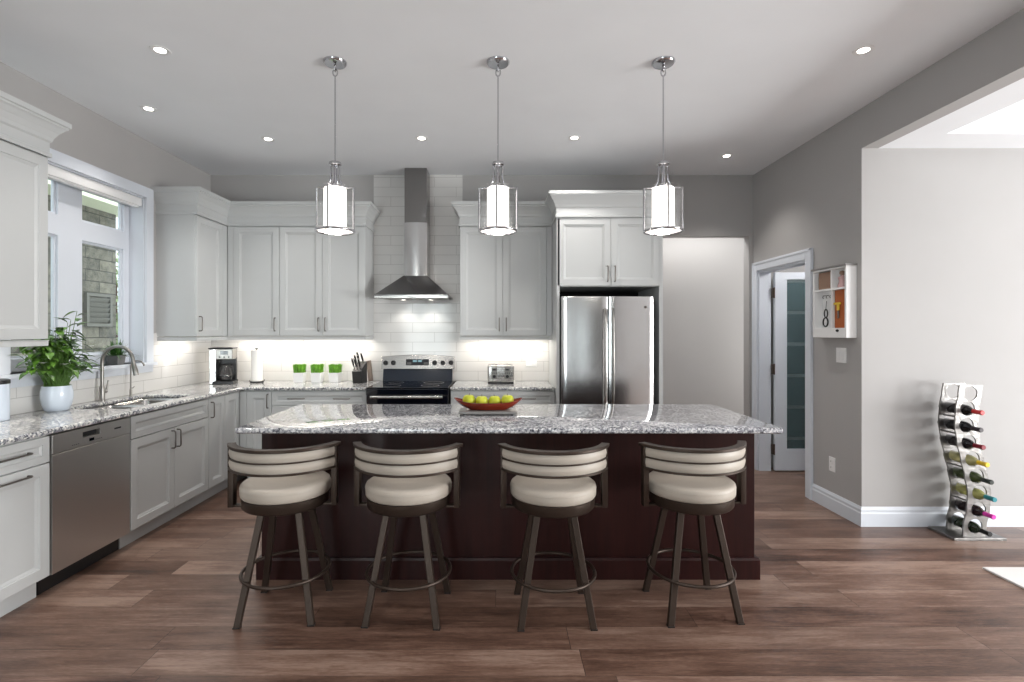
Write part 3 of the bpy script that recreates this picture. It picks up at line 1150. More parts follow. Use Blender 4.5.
def faucet(name, label, loc, h, reach, r0, side, hook):
    t = thing(name, label, 'faucet', loc)
    MB().lathe([(r0 * 2.0, 0), (r0 * 2.0, .006), (r0 * 1.5, .012), (r0 * 1.45, .10 if hook else .05), (r0 * 1.1, .115 if hook else .06)], (0, 0, 0), 24).build('base', 'nickel', t, 40)
    pts = [(0, 0, .05), (0, 0, h - reach / 2 - .01)]
    rad = reach / 2
    for k in range(1, 15):
        a = PI - k * (PI * (1.0 if hook else .92)) / 14
        pts.append((rad + rad * math.cos(a), 0, h - rad + rad * math.sin(a)))
    last = pts[-1]
    if hook:
        pts += [(last[0] + .004, 0, last[2] - .02)]
    MB().tube(pts, r0, 14).build('spout', 'nickel', t, 60)
    if hook:
        MB().tube([pts[-1], (last[0] + .014, 0, last[2] - .06), (last[0] + .022, 0, last[2] - .10)], [r0 * 1.1, r0 * 1.5, r0 * 1.35], 14).build('spray_head', 'nickel', t, 60)
        mb = MB().tube([(0, 0, .07), (0, r0 * 3.2, .07)], r0 * 1.1, 12)
        mb.tube([(0, r0 * 3.2, .07), (.004, r0 * 3.8, .10), (.008, r0 * 4.2, .15)], [r0 * .8, r0 * .6, r0 * .45], 10)
        mb.build('lever', 'nickel', t, 60)
    else:
        mb = MB().tube([(0, 0, .06), (0, r0 * 3.5, .063), (0, r0 * 6, .072)], [r0 * .9, r0 * .8, r0 * .6], 10)
        mb.build('lever', 'nickel', t, 60)
    return t


faucet('faucet', 'tall gooseneck pull down faucet behind the sink', (-2.985, 3.84, CT), .41, .235, .0125, 1, True)
faucet('filter_faucet', 'small slim filter faucet beside the tall gooseneck', (-2.985, 4.14, CT), .285, .11, .0065, 1, False)

# ================================================================== ISLAND
IX0, IX1, IY0, IY1 = -1.437, 1.536, 2.758, 3.68
t = thing('kitchen_island', 'dark espresso wood island body under the granite top', 'kitchen island', (.055, 3.0, 0))
bx0, bx1, by0, by1 = -1.39 - .055, 1.484 - .055, -.015, .65
MB().box(bx0, bx1, by0, by1, .0, CB - .001).build('body', 'espresso', t, bevel=.002)
mb = MB().bar([(bx1, by1), (bx0, by1), (bx0, by0), (bx1, by0), (bx1, by1)][::-1], [(-a, b) for a, b in [(0, .0), (.022, .0), (.022, .112), (.016, .124), (0, .124)]])
mb.bm.free()
mb = MB()
pth = [(bx0, by1), (bx0, by0), (bx1, by0), (bx1, by1)]
pr = [(-.001, 0), (.022, 0), (.022, .110), (.016, .124), (-.001, .124)]
# travel with the outside on the right hand: left side, front, right side
P = [(bx0, by1), (bx0, by0), (bx1, by0), (bx1, by1)]
loops = []
for (px, py_), (sx, sy) in zip(P, ((-1, 0), (-1, -1), (1, -1), (1, 0))):
    loops.append([(px + sx * a, py_ + sy * a, b) for a, b in pr])
mb.rings(loops)
mb.build('baseboard', 'espresso', t)
for sx in (bx0 - .004, bx1 - .002):
    MB().box(sx, sx + .006, by0 + .06, by1 - .06, .19, CB - .06).build('end_panel', 'espresso', t, bevel=.003)

mb = MB()
r = .022
loops = []
prof = [(.010, CB), (.002, CB + .006), (0, CB + .015), (.002, CT - .006), (.010, CT)]
for ins, z in prof:
    lp = []
    for cx, cy, s0 in ((IX1 - r, IY1 - r, 0), (IX0 + r, IY1 - r, 90), (IX0 + r, IY0 + r, 180), (IX1 - r, IY0 + r, 270)):
        for k in range(7):
            a = R(s0 + k * 15)
            lp.append((cx + (r - ins) * math.cos(a), cy + (r - ins) * math.sin(a), z))
    loops.append(lp)
mb.rings(loops)
o = mb.build('island_countertop', 'granite', None, 40)
tag(o, 'large grey speckled granite top of the island', 'countertop')

# ================================================================== BAR STOOLS


def make_stool():
    t = thing('bar_stool', '', 'bar stool', (0, 0, 0), 0, 'swivel bar stools along the island')
    # seat cushion
    MB().lathe([(.0, .602), (.196, .602), (.213, .605), (.2185, .612), (.2195, .632), (.2195, .652), (.2165, .662), (.207, .6695), (.170, .674), (.09, .680), (.0, .681)],
               (0, 0, 0), 48, cap=False).build('seat', 'vinyl', t, 50)
    mb = MB().tube([(.2185 * math.cos(a), .2185 * math.sin(a), .6480) for a in [2 * PI * k / 48 for k in range(48)]], .0022, 6, True)
    mb.build('piping', 'vinyl', t, 60)
    MB().lathe([(.0, .545), (.19, .545), (.205, .548), (.212, .556), (.214, .602), (.0, .602)], (0, 0, 0), 48, cap=False).build('seat_ring', 'bronze', t, 40)
    MB().lathe([(.0, .515), (.11, .515), (.115, .52), (.115, .545), (.0, .545)], (0, 0, 0), 28, cap=False).build('swivel_plate', 'bronze', t, 40)
    # legs: square bars splayed outwards
    for sx in (-1, 1):
        for sy in (-1, 1):
            mb = MB()
            loops = []
            for f, hw in ((0, .016), (1, .0165)):
                cx, cy, z = sx * (.176 - .086 * f), sy * (.172 - .082 * f), .535 * f
                loops.append([(cx - hw, cy - .0125, z), (cx + hw, cy - .0125, z), (cx + hw, cy + .0125, z), (cx - hw, cy + .0125, z)])
            mb.rings(loops)
            lg = mb.build('leg', 'bronze', t, bevel=.003)
            MB().box(sx * .176 - .017, sx * .176 + .017, sy * .172 - .0135, sy * .172 + .0135, 0, .006).build('foot_glide', 'black', lg)
    mb = MB().tube([(.213 * math.cos(a), .213 * math.sin(a), .205) for a in [2 * PI * k / 56 for k in range(56)]], .009, 8, True)
    mb.build('foot_ring', 'bronze', t, 60)
    # curved back: three flat rails and two pads between them; the arc opens towards +y
    Rb, cy0, A = .297, .077, R(64)

    def arc(rad, n=28, a=A):
        return [(rad * math.sin(-a + 2 * a * k / n), cy0 - rad * math.cos(-a + 2 * a * k / n)) for k in range(n + 1)]

    def arc_solid(r0, r1, z0, z1, a=A, n=28, bulge=0):
        mb = MB()
        loops = []
        for k in range(n + 1):
            th = -a + 2 * a * k / n
            sn, cs = math.sin(th), math.cos(th)
            zm = (z0 + z1) / 2
            if bulge:
                sec = []
                for (rr_, zz) in ((r0, z0), (r1 - bulge * .35, z0), (r1 + bulge * .35, z0 + (z1 - z0) * .2), (r1 + bulge, zm),
                                  (r1 + bulge * .35, z1 - (z1 - z0) * .2), (r1 - bulge * .35, z1), (r0, z1)):
                    sec.append((rr_ * sn, cy0 - rr_ * cs, zz))
            else:
                sec = [(rr_ * sn, cy0 - rr_ * cs, zz) for rr_, zz in ((r0, z0), (r1, z0), (r1, z1), (r0, z1))]
            loops.append(sec)
        return mb.rings(loops)
    arc_solid(Rb - .034, Rb + .008, .852, .868, R(70)).build('top_rail', 'bronze', t, 40, .003)
    arc_solid(Rb - .006, Rb + .005, .799, .806).build('middle_rail', 'bronze', t, 40)
    arc_solid(Rb - .010, Rb + .006, .742, .752).build('bottom_rail', 'bronze', t, 40)
    arc_solid(Rb - .022, Rb - .001, .8055, .8525, R(61.5), 28, .004).build('back_pad', 'vinyl', t, 60)
    arc_solid(Rb - .022, Rb - .001, .7515, .7995, R(61.5), 28, .004).build('back_pad', 'vinyl', t, 60)
    for s_ in (-1, 1):
        mb = MB().box(s_ * .256 - .014, s_ * .256 + .014, -.062, -.018, .547, .853, .002)
        mb.box(min(s_ * .19, s_ * .256), max(s_ * .19, s_ * .256), -.058, -.022, .548, .558, .002)
        mb.build('side_bracket', 'bronze', t, 40)
    return t


st = make_stool()
SL = [(-1.112, 2.667, 4, 'cream seated swivel bar stool nearest the dishwasher'),
      (-.472, 2.655, -3, 'cream seated swivel bar stool second from the dishwasher end'),
      (.273, 2.640, 1, 'cream seated swivel bar stool in front of the fruit bowl, third from the dishwasher'),
      (.995, 2.680, 4, 'cream seated swivel bar stool at the pantry doorway end of the island')]
for i, (x, y, a, lb) in enumerate(SL):
    if i == 0:
        st.location = (x, y, 0)
        st.rotation_euler = (0, 0, R(a))
        st['label'] = lb
    else:
        dup(st, (x, y, 0), R(a), lb)

# ================================================================== APPLIANCES
# refrigerator
t = thing('refrigerator', 'stainless steel french door refrigerator inside the white surround', 'refrigerator', (.973, 4.60, 0))
fw = .42
MB().box(-fw + .004, fw - .004, .07, .745, .03, 1.735, .004).build('body', 'dark_gap', t)
MB().box(-fw + .03, fw - .03, .12, .7, .0, .03).build('foot_base', 'black', t)


def curved_front(x0, x1, z0, z1, bow=.022, n=14, lean=0):
    mb = MB()
    secs = []
    for k in range(n + 1):
        x = x0 + (x1 - x0) * k / n
        f = x / fw
        y = bow * f * f
        e = min(k, n - k)
        if e == 0:
            y += .010
        secs.append([(x, y, z0), (x, y, z1), (x, .064, z1), (x, .064, z0)])
    return mb.rings(secs)


for s_ in (-1, 1):
    x0, x1 = (-fw, -.002) if s_ < 0 else (.006, fw)
    dr = curved_front(x0, x1, .70, 1.752).build('door', 'steel_v', t, 30, .003)
    hx = .002 + s_ * .036
    pts = [(hx, .004, 1.64)] + [(hx, -.028 - .022 * math.sin(PI * k / 12), 1.63 - k * (.83 / 12)) for k in range(13)] + [(hx, .004, .79)]
    MB().tube(pts, .0105, 10).build('handle', 'nickel', dr, 60)
    if s_ > 0:
        MB().lathe([(.012, 0), (.012, .003), (.001, .004)], (.338, .012, 1.655), 20, 'y').build('badge', 'pull', dr, 40)
fd = curved_front(-fw, fw, .06, .692).build('freezer_drawer', 'steel_v', t, 30, .003)
pts = [(-.32, .01, .60)] + [(-.31 + k * .0516, -.03 - .014 * math.sin(PI * k / 12), .60) for k in range(13)] + [(.32, .01, .60)]
MB().tube(pts, .0125, 10).build('handle', 'chrome', fd, 60)

# range
t = thing('range', 'stainless and black freestanding range below the hood', 'range', (-.856, 4.722, 0))
rw = .379
MB().box(-rw, rw, .03, .66, .03, .905, .003).build('body', 'black', t)
MB().box(-rw + .03, rw - .03, .06, .62, 0, .03).build('foot_base', 'black', t)
ck = MB().box(-rw, rw, .0, .62, .905, .920, .004).build('cooktop', 'black_glass', t)
for bx_, by_, br_ in ((-.19, .16, .10), (.19, .16, .085), (-.19, .44, .075), (.19, .44, .10)):
    MB().tube([(bx_ + br_ * math.cos(a), by_ + br_ * math.sin(a), .9203) for a in [2 * PI * k / 36 for k in range(36)]], .0012, 6, True).build('burner_ring', 'pull', ck)
MB().box(-rw, rw, -.004, .035, .845, .904, .004).build('front_rail', 'black_glass', t)
dr = MB().box(-rw + .004, rw - .004, .0, .03, .235, .842, .004).build('oven_door', 'black_glass', t)
mb = MB().tube([(-.33, -.045, .835), (.33, -.045, .835)], .014, 12)
mb.tube([(-.31, .0, .835), (-.31, -.045, .835)], .010, 8)
mb.tube([(.31, .0, .835), (.31, -.045, .835)], .010, 8)
mb.build('handle', 'steel_h', dr, 50)
MB().box(-rw + .004, rw - .004, .0, .03, .04, .230, .004).build('storage_drawer', 'steel_h', t)
# backguard: dark riser, then an arched steel control panel leaning back
mb = MB()
mb.rings([[(-rw + .02, .585, .921), (rw - .02, .585, .921), (rw - .02, .66, .921), (-rw + .02, .66, .921)],
          [(-rw + .02, .612, 1.045), (rw - .02, .612, 1.045), (rw - .02, .66, 1.045), (-rw + .02, .66, 1.045)]])
mb.build('riser', 'navy', t)
mb = MB()
n = 16
secs = []
for k in range(n + 1):
    x = -rw + 2 * rw * k / n
    zt = 1.172 + .020 * math.cos(x / rw * PI / 2)
    secs.append([(x, .600, 1.045), (x, .626, zt), (x, .664, zt), (x, .664, 1.045)])
mb.rings(secs)
cp = mb.build('control_panel', 'steel_h', t, 30, .003)


def on_panel(x, z):
    return (x, .600 + (z - 1.045) * .026 / .13, z)


tilt = math.atan2(.026, .13)
mb = MB().box(-.125, .115, -.004, .004, -.030, .034, .002)
mb.xf(Matrix.Translation(on_panel(0, 1.112)) @ Matrix.Rotation(-tilt, 4, 'X'))
ds = mb.build('display', 'black_glass', t)
mb = MB()
for k in range(2):
    mb.box(-.052 + k * .052, -.010 + k * .052, -.0052, -.0040, .004, .026)
mb.xf(Matrix.Translation(on_panel(0, 1.112)) @ Matrix.Rotation(-tilt, 4, 'X'))
mb.build('readout_window', 'digits', ds)
for r_ in range(2):
    for k in range(4):
        for s_ in (-1, 1):
            xx = s_ * (.068 + k * .012) + (0 if s_ > 0 else -.005)
            mb = MB().box(xx - .004, xx + .004, -.0052, -.0040, -.020 + r_ * .012, -.013 + r_ * .012)
            mb.xf(Matrix.Translation(on_panel(0, 1.112)) @ Matrix.Rotation(-tilt, 4, 'X'))
            mb.build('button', 'slate', ds)
for kx in (-.335, -.255, .175, .262, .345):
    mb = MB().lathe([(.026, 0), (.025, .010), (.021, .024), (.018, .027), (.001, .028)], (0, 0, 0), 20, 'y')
    mb.box(-.004, .004, -.034, -.022, -.021, .021, .002)
    mb.xf(Matrix.Translation(on_panel(kx, 1.108)) @ Matrix.Rotation(-tilt, 4, 'X'))
    mb.build('knob', 'black', cp, 40)

# hood
t = thing('range_hood', 'stainless steel chimney hood on the tiled wall over the range', 'range hood', (-.850, YB - .008, 1.76))
hw, hd = .352, .50
z0 = .0
mb = MB()
mb.rings([[(-hw, -hd, .012), (hw, -hd, .012), (hw, 0, .012), (-hw, 0, .012)],
          [(-hw, -hd, .028), (hw, -hd, .028), (hw, 0, .028), (-hw, 0, .028)],
          [(-.120, -.258, .235), (.120, -.258, .235), (.120, 0, .235), (-.120, 0, .235)]], True, False, True)
cn = mb.build('canopy', 'steel_hood', t, bevel=.002)
mb = MB()
mb.box(-hw + .02, hw - .02, -hd + .03, -.01, .004, .014, .003)
up = mb.build('underside', 'steel_h', t)
MB().box(-hw - .004, hw + .004, -hd - .004, -hd + .012, -.006, .014, .004).build('front_lip', 'steel_h', t)
for k in (-1, 1):
    MB().box(k * .16 - .13, k * .16 + .13, -.40, -.10, .0, .006, .002).build('filter', 'slate', up)
for hx in (-.14, .14):
    mb = MB().lathe([(.032, 0), (.032, -.004), (.024, -.005), (.024, .002)], (hx, -.138, .004), 20)
    lt = mb.build('lamp', 'chrome', up, 40)
    MB().lathe([(.0, -.001), (.022, -.001), (.022, .001), (.0, .001)], (hx, -.138, .001), 20, cap=False).build('bulb', 'bulb', lt)
mb = MB()
secs = []
for k in range(15):
    x = -.115 + .23 * k / 14
    y = -.236 - .016 * math.cos(x / .115 * PI / 2)
    secs.append([(x, y, .234), (x, y, .772), (x, 0, .772), (x, 0, .234)])
mb.rings(secs).build('lower_chimney', 'steel_v', t, 30)
MB().box(-.112, .112, -.236, 0, .772, ZC - 1.762, .002).build('upper_chimney', 'steel_hood', t)
for k in range(5):
    MB().box(-.03 + k * .014, -.022 + k * .014, -hd - .006, -hd - .003, .0, .006).build('button', 'black', t)

# ================================================================== PENDANTS AND RECESSED LIGHTS


def make_pendant():
    t = thing('pendant_light', '', 'pendant light', (0, 0, ZC), 0, 'glass pendants over the island')
    MB().lathe([(.0, 0), (.070, 0), (.070, -.006), (.062, -.016), (.02, -.022), (.0, -.022)], (0, 0, 0), 32, cap=False).build('canopy', 'chrome', t, 40)
    for k, zc in enumerate((-.038, -.066)):
        lk = MB().tube([((.014 * math.cos(a)) if k == 1 else 0, 0 if k == 1 else .011 * math.cos(a), zc + .021 * math.sin(a)) for a in [2 * PI * j / 20 for j in range(20)]], .004, 6, True)
        lk.build('chain_link', 'chrome', t, 60)
    MB().tube([(0, 0, -.083), (0, 0, -.622)], .0045, 10).build('rod', 'chrome', t, 60)
    # collar, then four flat straps that flare like a bottle neck and run down the clear glass cylinder
    MB().lathe([(.0, -.614), (.034, -.614), (.037, -.618), (.037, -.630), (.030, -.635), (.0, -.635)], (0, 0, 0), 28, cap=False).build('neck_cap', 'chrome', t, 40)
    glass = [(.112, -.772), (.112, -1.030)]
    MB().lathe(glass + [(r_ - .003, z) for r_, z in reversed(glass)] + glass[:1], (0, 0, 0), 48, cap=False).build('glass_cylinder', 'glass', t, 50)
    for k in range(4):
        a = R(k * 90 + 86)
        pth = [(.027, -.632), (.026, -.67), (.027, -.70), (.033, -.73), (.044, -.755), (.058, -.768), (.085, -.7705), (.1165, -.7715), (.1165, -1.030)]
        MB().tube([(r_ * math.cos(a), r_ * math.sin(a), z) for r_, z in pth], .0056, 8).build('strap', 'chrome', t, 60)
    MB().tube([(.1125 * math.cos(a), .1125 * math.sin(a), -1.034) for a in [2 * PI * k / 48 for k in range(48)]], .0085, 10, True).build('bottom_ring', 'chrome', t, 60)
    MB().lathe([(.0, -1.0225), (.108, -1.0225), (.108, -1.027), (.0, -1.027)], (0, 0, 0), 40, cap=False).build('bottom_diffuser', 'plate', t, 40)
    mb = MB().lathe([(.0, -.632), (.010, -.632), (.010, -.745), (.026, -.752), (.026, -.775), (.0, -.775)], (0, 0, 0), 20, cap=False)
    mb.build('socket', 'chrome', t, 40)
    MB().lathe([(.0, -.772), (.062, -.772), (.066, -.778), (.066, -1.014), (.060, -1.020), (.0, -1.020)], (0, 0, 0), 32, cap=False).build('shade', 'diffuser', t, 40)
    return t


pn = make_pendant()
PD = [(-1.008, 3.13, 'chrome and glass pendant over the sink end of the island'),
      (-.012, 3.13, 'chrome and glass pendant hanging over the middle of the island'),
      (.998, 3.13, 'chrome and glass pendant over the doorway end of the island')]
for i, (x, y, lb) in enumerate(PD):
    if i == 0:
        pn.location = (x, y, ZC)
        pn['label'] = lb
    else:
        dup(pn, (x, y, ZC), 0, lb)
    point('pendant_glow', (x, y, ZC - 1.10), 3.0, .05, (1, .95, .88))


def make_pot():
    t = thing('recessed_light', '', 'ceiling light', (0, 0, ZC), 0, 'recessed ceiling lights')
    MB().lathe([(.030, -.001), (.042, -.004), (.054, -.003), (.056, 0), (.030, 0)], (0, 0, 0), 32, cap=False).build('trim_ring', 'white', t, 40)
    MB().lathe([(.0, -.0030), (.025, -.0030), (.030, -.002), (.030, 0), (.0, 0)], (0, 0, 0), 28, cap=False).build('lens', 'bulb', t, 40)
    return t


pt = make_pot()
PT = [(-1.99, 3.0, 'recessed ceiling light in front of the window, nearest the viewer'),
      (-2.60, 3.79, 'recessed ceiling light close to the wall above the sink'),
      (-1.988, 4.39, 'recessed ceiling light before the wall cabinets near the corner'),
      (-.669, 4.37, 'recessed ceiling light just before the range hood'),
      (.634, 4.36, 'recessed ceiling light before the refrigerator cabinet'),
      (2.13, 4.81, 'recessed ceiling light near the passage and pantry doorway'),
      (2.13, 3.00, 'recessed ceiling light beside the wide opening, nearest the viewer')]
for x in (-1.99, -.67, .63, 2.13):
    PT.append((x, 1.45, 'recessed ceiling light of the row above the viewer'))
for i, (x, y, lb) in enumerate(PT):
    if i == 0:
        pt.location = (x, y, ZC)
        pt['label'] = lb
    else:
        dup(pt, (x, y, ZC), 0, lb)
    spot('recessed_glow', (x, y, ZC - .02), 36, 104, .9, .022, (1, .95, .90))

# ================================================================== WALL THINGS
# key cabinet on the right wall: built facing -y, then turned to face -x
t = thing('wall_organizer', 'white key cabinet with cubbies and an orange board on the wall', 'wall organizer', (XR, 4.24, 1.388), R(-90))
# local x runs towards the viewer (world -y), local y=0 is the wall and -y is into the room
w, h, dp = .41, .545, .08
mb = cells([0, .02, w - .02, w], [0, .075, h - .015, h], lambda u, v: u < .02 or u > w - .02 or v < .075 or v > h - .015, -dp, -.001, 'xzy')
mb.build('box', 'white', t, bevel=.002)
MB().box(.01, w - .01, -.012, -.002, .02, h - .01).build('back', 'white', t)
MB().box(.02, w - .02, -dp + .004, -.004, .372, .386).build('shelf', 'white', t)
MB().box(.222, .236, -dp + .004, -.004, .386, h - .015).build('divider', 'white', t)
MB().box(.222, .236, -dp + .004, -.004, .075, .372).build('divider', 'white', t)
MB().box(-.008, w + .008, -dp - .012, -.0, h, h + .014, .003).build('top', 'slate', t)
for k in range(4):
    xk = .06 + k * .044
    MB().tube([(xk, -.012, .34), (xk, -.03, .338), (xk, -.036, .325), (xk, -.028, .315)], .003, 6).build('hook', 'pull', t, 60)
MB().lathe([(.007, 0), (.011, .008), (.008, .016), (.001, .018)], (.32, -dp, .055), 14, 'y').build('knob', 'black', t, 40)

Tk = Matrix.Translation((XR, 4.24, 1.388)) @ Matrix.Rotation(R(-90), 4, 'Z')


def key_thing(name, label, cat, local):
    p = Tk @ Vector(local)
    return thing(name, label, cat, p, R(-90))


t = key_thing('cork_board', 'orange brown board inside the key cabinet', 'board', (.318, -.050, .08))
MB().box(-.070, .070, -.010, -.001, -.004, .288, .002).build('board', 'orange', t)
t = key_thing('paper_stack', 'brown paper packets filed in the key cabinet top cubby', 'paper', (.125, -.04, .387))
for k in range(4):
    MB().box(-.07 + k * .006, .075 - k * .004, -.025 + k * .012, -.018 + k * .012, 0, .135 - k * .012, .001).build('packet', ['brown', 'pink', 'brown', 'paper'][k], t)
t = key_thing('figurine', 'small pinkish figurine in the key cabinet cubby nearest the viewer', 'figurine', (.31, -.042, .387))
MB().lathe([(.0, 0), (.03, 0), (.032, .01), (.022, .05), (.03, .075), (.012, .09), (.012, .095), (.0, .096)], (0, 0, 0), 20, cap=False).build('body', 'pink', t, 50)
MB().lathe([(.0, .09), (.016, .098), (.02, .11), (.016, .124), (.0, .13)], (0, 0, 0), 18, cap=False).build('head', 'brown', t, 60)
t = key_thing('key_ring', 'black figure eight strap hanging from a key hook', 'strap', (.112, -.045, .088))
mb = MB().tube([(.030 * math.cos(a), 0, .035 + .035 * math.sin(a)) for a in [2 * PI * k / 24 for k in range(24)]], .006, 8, True)
mb.tube([(.020 * math.cos(a), .003, .105 + .033 * math.sin(a)) for a in [2 * PI * k / 24 for k in range(24)]], .005, 8, True)
mb.tube([(.0, .002, .135), (.0, .008, .205)], .0022, 6)
mb.build('strap', 'black', t, 60)
t = key_thing('key_tag', 'yellow tag and keys on a hook before the orange board', 'key tag', (.30, -.068, .15))
MB().box(-.05, .03, -.004, .004, .105, .122, .002).build('tag_bar', 'yellow', t)
MB().box(-.012, .012, -.004, .004, .06, .112, .003).build('tag', 'yellow', t)
MB().box(-.006, .008, -.003, .003, .0, .058, .002).build('key', 'nickel', t)

t = thing('light_switch', 'white double rocker switch plate below the key cabinet', 'light switch', (XR, 4.0, 1.25), R(-90))
MB().box(-.058, .058, -.007, 0, -.058, .058, .003).build('plate', 'white', t)
for s_ in (-1, 1):
    MB().box(s_ * .023 - .016, s_ * .023 + .016, -.011, -.005, -.033, .033, .003).build('rocker', 'white', t)
t = thing('wall_outlet', 'white outlet low on the wall by the baseboard', 'outlet', (XR, 4.11, .37), R(-90))
MB().box(-.036, .036, -.007, 0, -.058, .058, .003).build('plate', 'white', t)
for s_ in (-1, 1):
    sk = MB().box(-.017, .017, -.010, -.005, s_ * .024 - .015, s_ * .024 + .015, .004).build('socket', 'white', t)
    MB().box(-.008, -.005, -.0108, -.009, s_ * .024 - .006, s_ * .024 + .006).build('slot', 'black', sk)
t = thing('wall_outlet', 'white outlet on the tiles between toaster and refrigerator', 'outlet', (.33, YB - .008, 1.10))
MB().box(-.058, .058, -.006, 0, -.036, .036, .003).build('plate', 'white', t)
for s_ in (-1, 1):
    MB().box(s_ * .024 - .015, s_ * .024 + .015, -.009, -.004, -.017, .017, .004).build('socket', 'white', t)

# ================================================================== WINE RACK
WX, WY = 3.29, 3.545
t = thing('wine_rack', 'wavy cast aluminium wine rack standing by the pale wall', 'wine rack', (WX, WY, 0))
MB().box(-.175, .185, -.035, .185, 0, .018, .003).build('base', 'alu', t)
HC = [(3.290, .088), (3.314, .203), (3.321, .319), (3.300, .436), (3.272, .553), (3.246, .670), (3.230, .787), (3.238, .903), (3.256, 1.008)]


def wave(z):
    pts = [(3.285, .0)] + HC + [(3.266, 1.08)]
    for (x0, z0), (x1, z1) in zip(pts, pts[1:]):
        if z0 <= z <= z1:
            f = (z - z0) / (z1 - z0)
            f = f * f * (3 - 2 * f)
            return x0 + (x1 - x0) * f - WX
    return pts[-1][0] - WX


def rack_plate(y0, y1):
    """A wavy plate with round holes: per hole, a ring of quads between the hole and its cell of the plate."""
    mb = MB()
    bm = mb.bm
    hwid, rad = .080, .051
    zs = [.018] + [(HC[i][1] + HC[i + 1][1]) / 2 for i in range(len(HC) - 1)] + [1.066]
    cache = {}

    def V(x, y, z):
        k = (round(x, 5), round(y, 5), round(z, 5))
        if k not in cache:
            cache[k] = bm.verts.new((x, y, z))
        return cache[k]
    for i, (hx, hz) in enumerate(HC):
        za, zb = zs[i], zs[i + 1]
        cx = hx - WX
        per = []
        m = 6
        for k in range(m):
            f = k / m
            per.append((wave(za) - hwid + 2 * hwid * f, za))
        for k in range(m):
            z = za + (zb - za) * k / m
            per.append((wave(z) + hwid, z))
        for k in range(m):
            f = k / m
            per.append((wave(zb) + hwid - 2 * hwid * f, zb))
        for k in range(m):
            z = zb + (za - zb) * k / m
            per.append((wave(z) - hwid, z))
        n = len(per)
        hole = []
        for (px, pz_) in per:
            a = math.atan2(pz_ - hz, px - cx)
            hole.append((cx + rad * math.cos(a), hz + rad * math.sin(a)))
        for k in range(n):
            j = (k + 1) % n
            for y in (y0, y1):
                bm.faces.new((V(per[k][0], y, per[k][1]), V(per[j][0], y, per[j][1]), V(hole[j][0], y, hole[j][1]), V(hole[k][0], y, hole[k][1])))
            bm.faces.new((V(hole[k][0], y0, hole[k][1]), V(hole[j][0], y0, hole[j][1]), V(hole[j][0], y1, hole[j][1]), V(hole[k][0], y1, hole[k][1])))
            side = k // m
            if side in (1, 3) or (side == 0 and i == 0) or (side == 2 and i == len(HC) - 1):
                bm.faces.new((V(per[k][0], y0, per[k][1]), V(per[j][0], y0, per[j][1]), V(per[j][0], y1, per[j][1]), V(per[k][0], y1, per[k][1])))
    return mb


rack_plate(.0, .010).build('front_plate', 'alu', t)
rack_plate(.130, .140).build('rear_plate', 'alu', t)
for z in (.261, .495, .729, .845):
    for s_ in (-1, 1):
        MB().tube([(wave(z) + s_ * .071, .008, z), (wave(z) + s_ * .071, .132, z)], .006, 8).build('spacer_rod', 'alu', t, 60)

BOT = [((30, 42, 24), (26, 24, 26), 'dark green bottle with a black cap, lowest in the wine rack', .0),
       ((34, 18, 26), (214, 60, 170), 'dark bottle with a magenta cap, second from the rack base', .0),
       ((176, 176, 110), (42, 132, 142), 'pale wine bottle with a teal cap in the wine rack', .4),
       ((64, 78, 42), (30, 36, 32), 'green bottle with a dark cap above the teal capped bottle', .2),
       ((186, 182, 130), (226, 192, 44), 'pale wine bottle with a yellow cap in the wine rack', .4),
       ((24, 20, 24), (126, 30, 46), 'dark bottle with a wine red cap above the yellow capped bottle', .0),
       ((20, 20, 24), (48, 40, 46), 'dark bottle with a charcoal cap, second from the rack top', .0),
       ((22, 18, 20), (198, 48, 50), 'dark bottle with a bright red cap, topmost in the wine rack', .0)]
for (g, c, lb, tr), (hx, hz) in zip(BOT, HC):
    gm = mat('bottle_glass', g, .06, coat=.3, trans=tr)
    cm = mat('bottle_cap', c, .35)
    # axis along -y; lying in the holes on their lower rims
    t = thing('wine_bottle', lb, 'wine bottle', (hx, WY + .198, hz - .0125), 0, 'bottles in the wine rack')
    MB().lathe([(.0, .006), (.02, .0), (.034, .001), (.0375, .006), (.0375, .175), (.036, .19), (.028, .212), (.018, .228), (.0145, .245), (.0142, .268), (.0, .268)],
               (0, 0, 0), 26, 'y', cap=False).build('bottle', gm, t, 50)
    MB().lathe([(.0142, .225), (.0156, .245), (.0152, .296), (.0165, .298), (.0165, .306), (.014, .309), (.0, .309)], (0, 0, 0), 22, 'y', cap=False).build('capsule', cm, t, 50)

# rug of the adjoining room
o = MB().box(2.92, 5.4, .6, 3.10, .0, .012, .004).build('area_rug', 'rug')
tag(o, 'pale area rug corner on the floor past the wine rack', 'rug')

# ================================================================== COUNTER THINGS
random.seed(4)


def leaf_mesh(mb, base_, direction, length, width, droop=.3, fold=.25, n=6, up=Vector((0, 0, 1))):
    """A pointed, folded leaf growing from base_ along direction and arching down."""
    d = Vector(direction).normalized()
    side = d.cross(up)
    if side.length < .05:
        side = Vector((1, 0, 0))
    side.normalize()
    nrm = side.cross(d).normalized()
    rows = []
    for k in range(n + 1):
        f = k / n
        w = width * math.sin(PI * min(1, f ** .75)) ** .9 * .5 if 0 < k < n else .0008
        c = Vector(base_) + d * length * f - up * droop * length * f * f
        rows.append((c - side * w + nrm * w * fold, c, c + side * w + nrm * w * fold))
    bm = mb.bm
    vs = [[bm.verts.new(p) for p in r_] for r_ in rows]
    for a, b in zip(vs, vs[1:]):
        for j in range(2):
            bm.faces.new((a[j], a[j + 1], b[j + 1], b[j]))


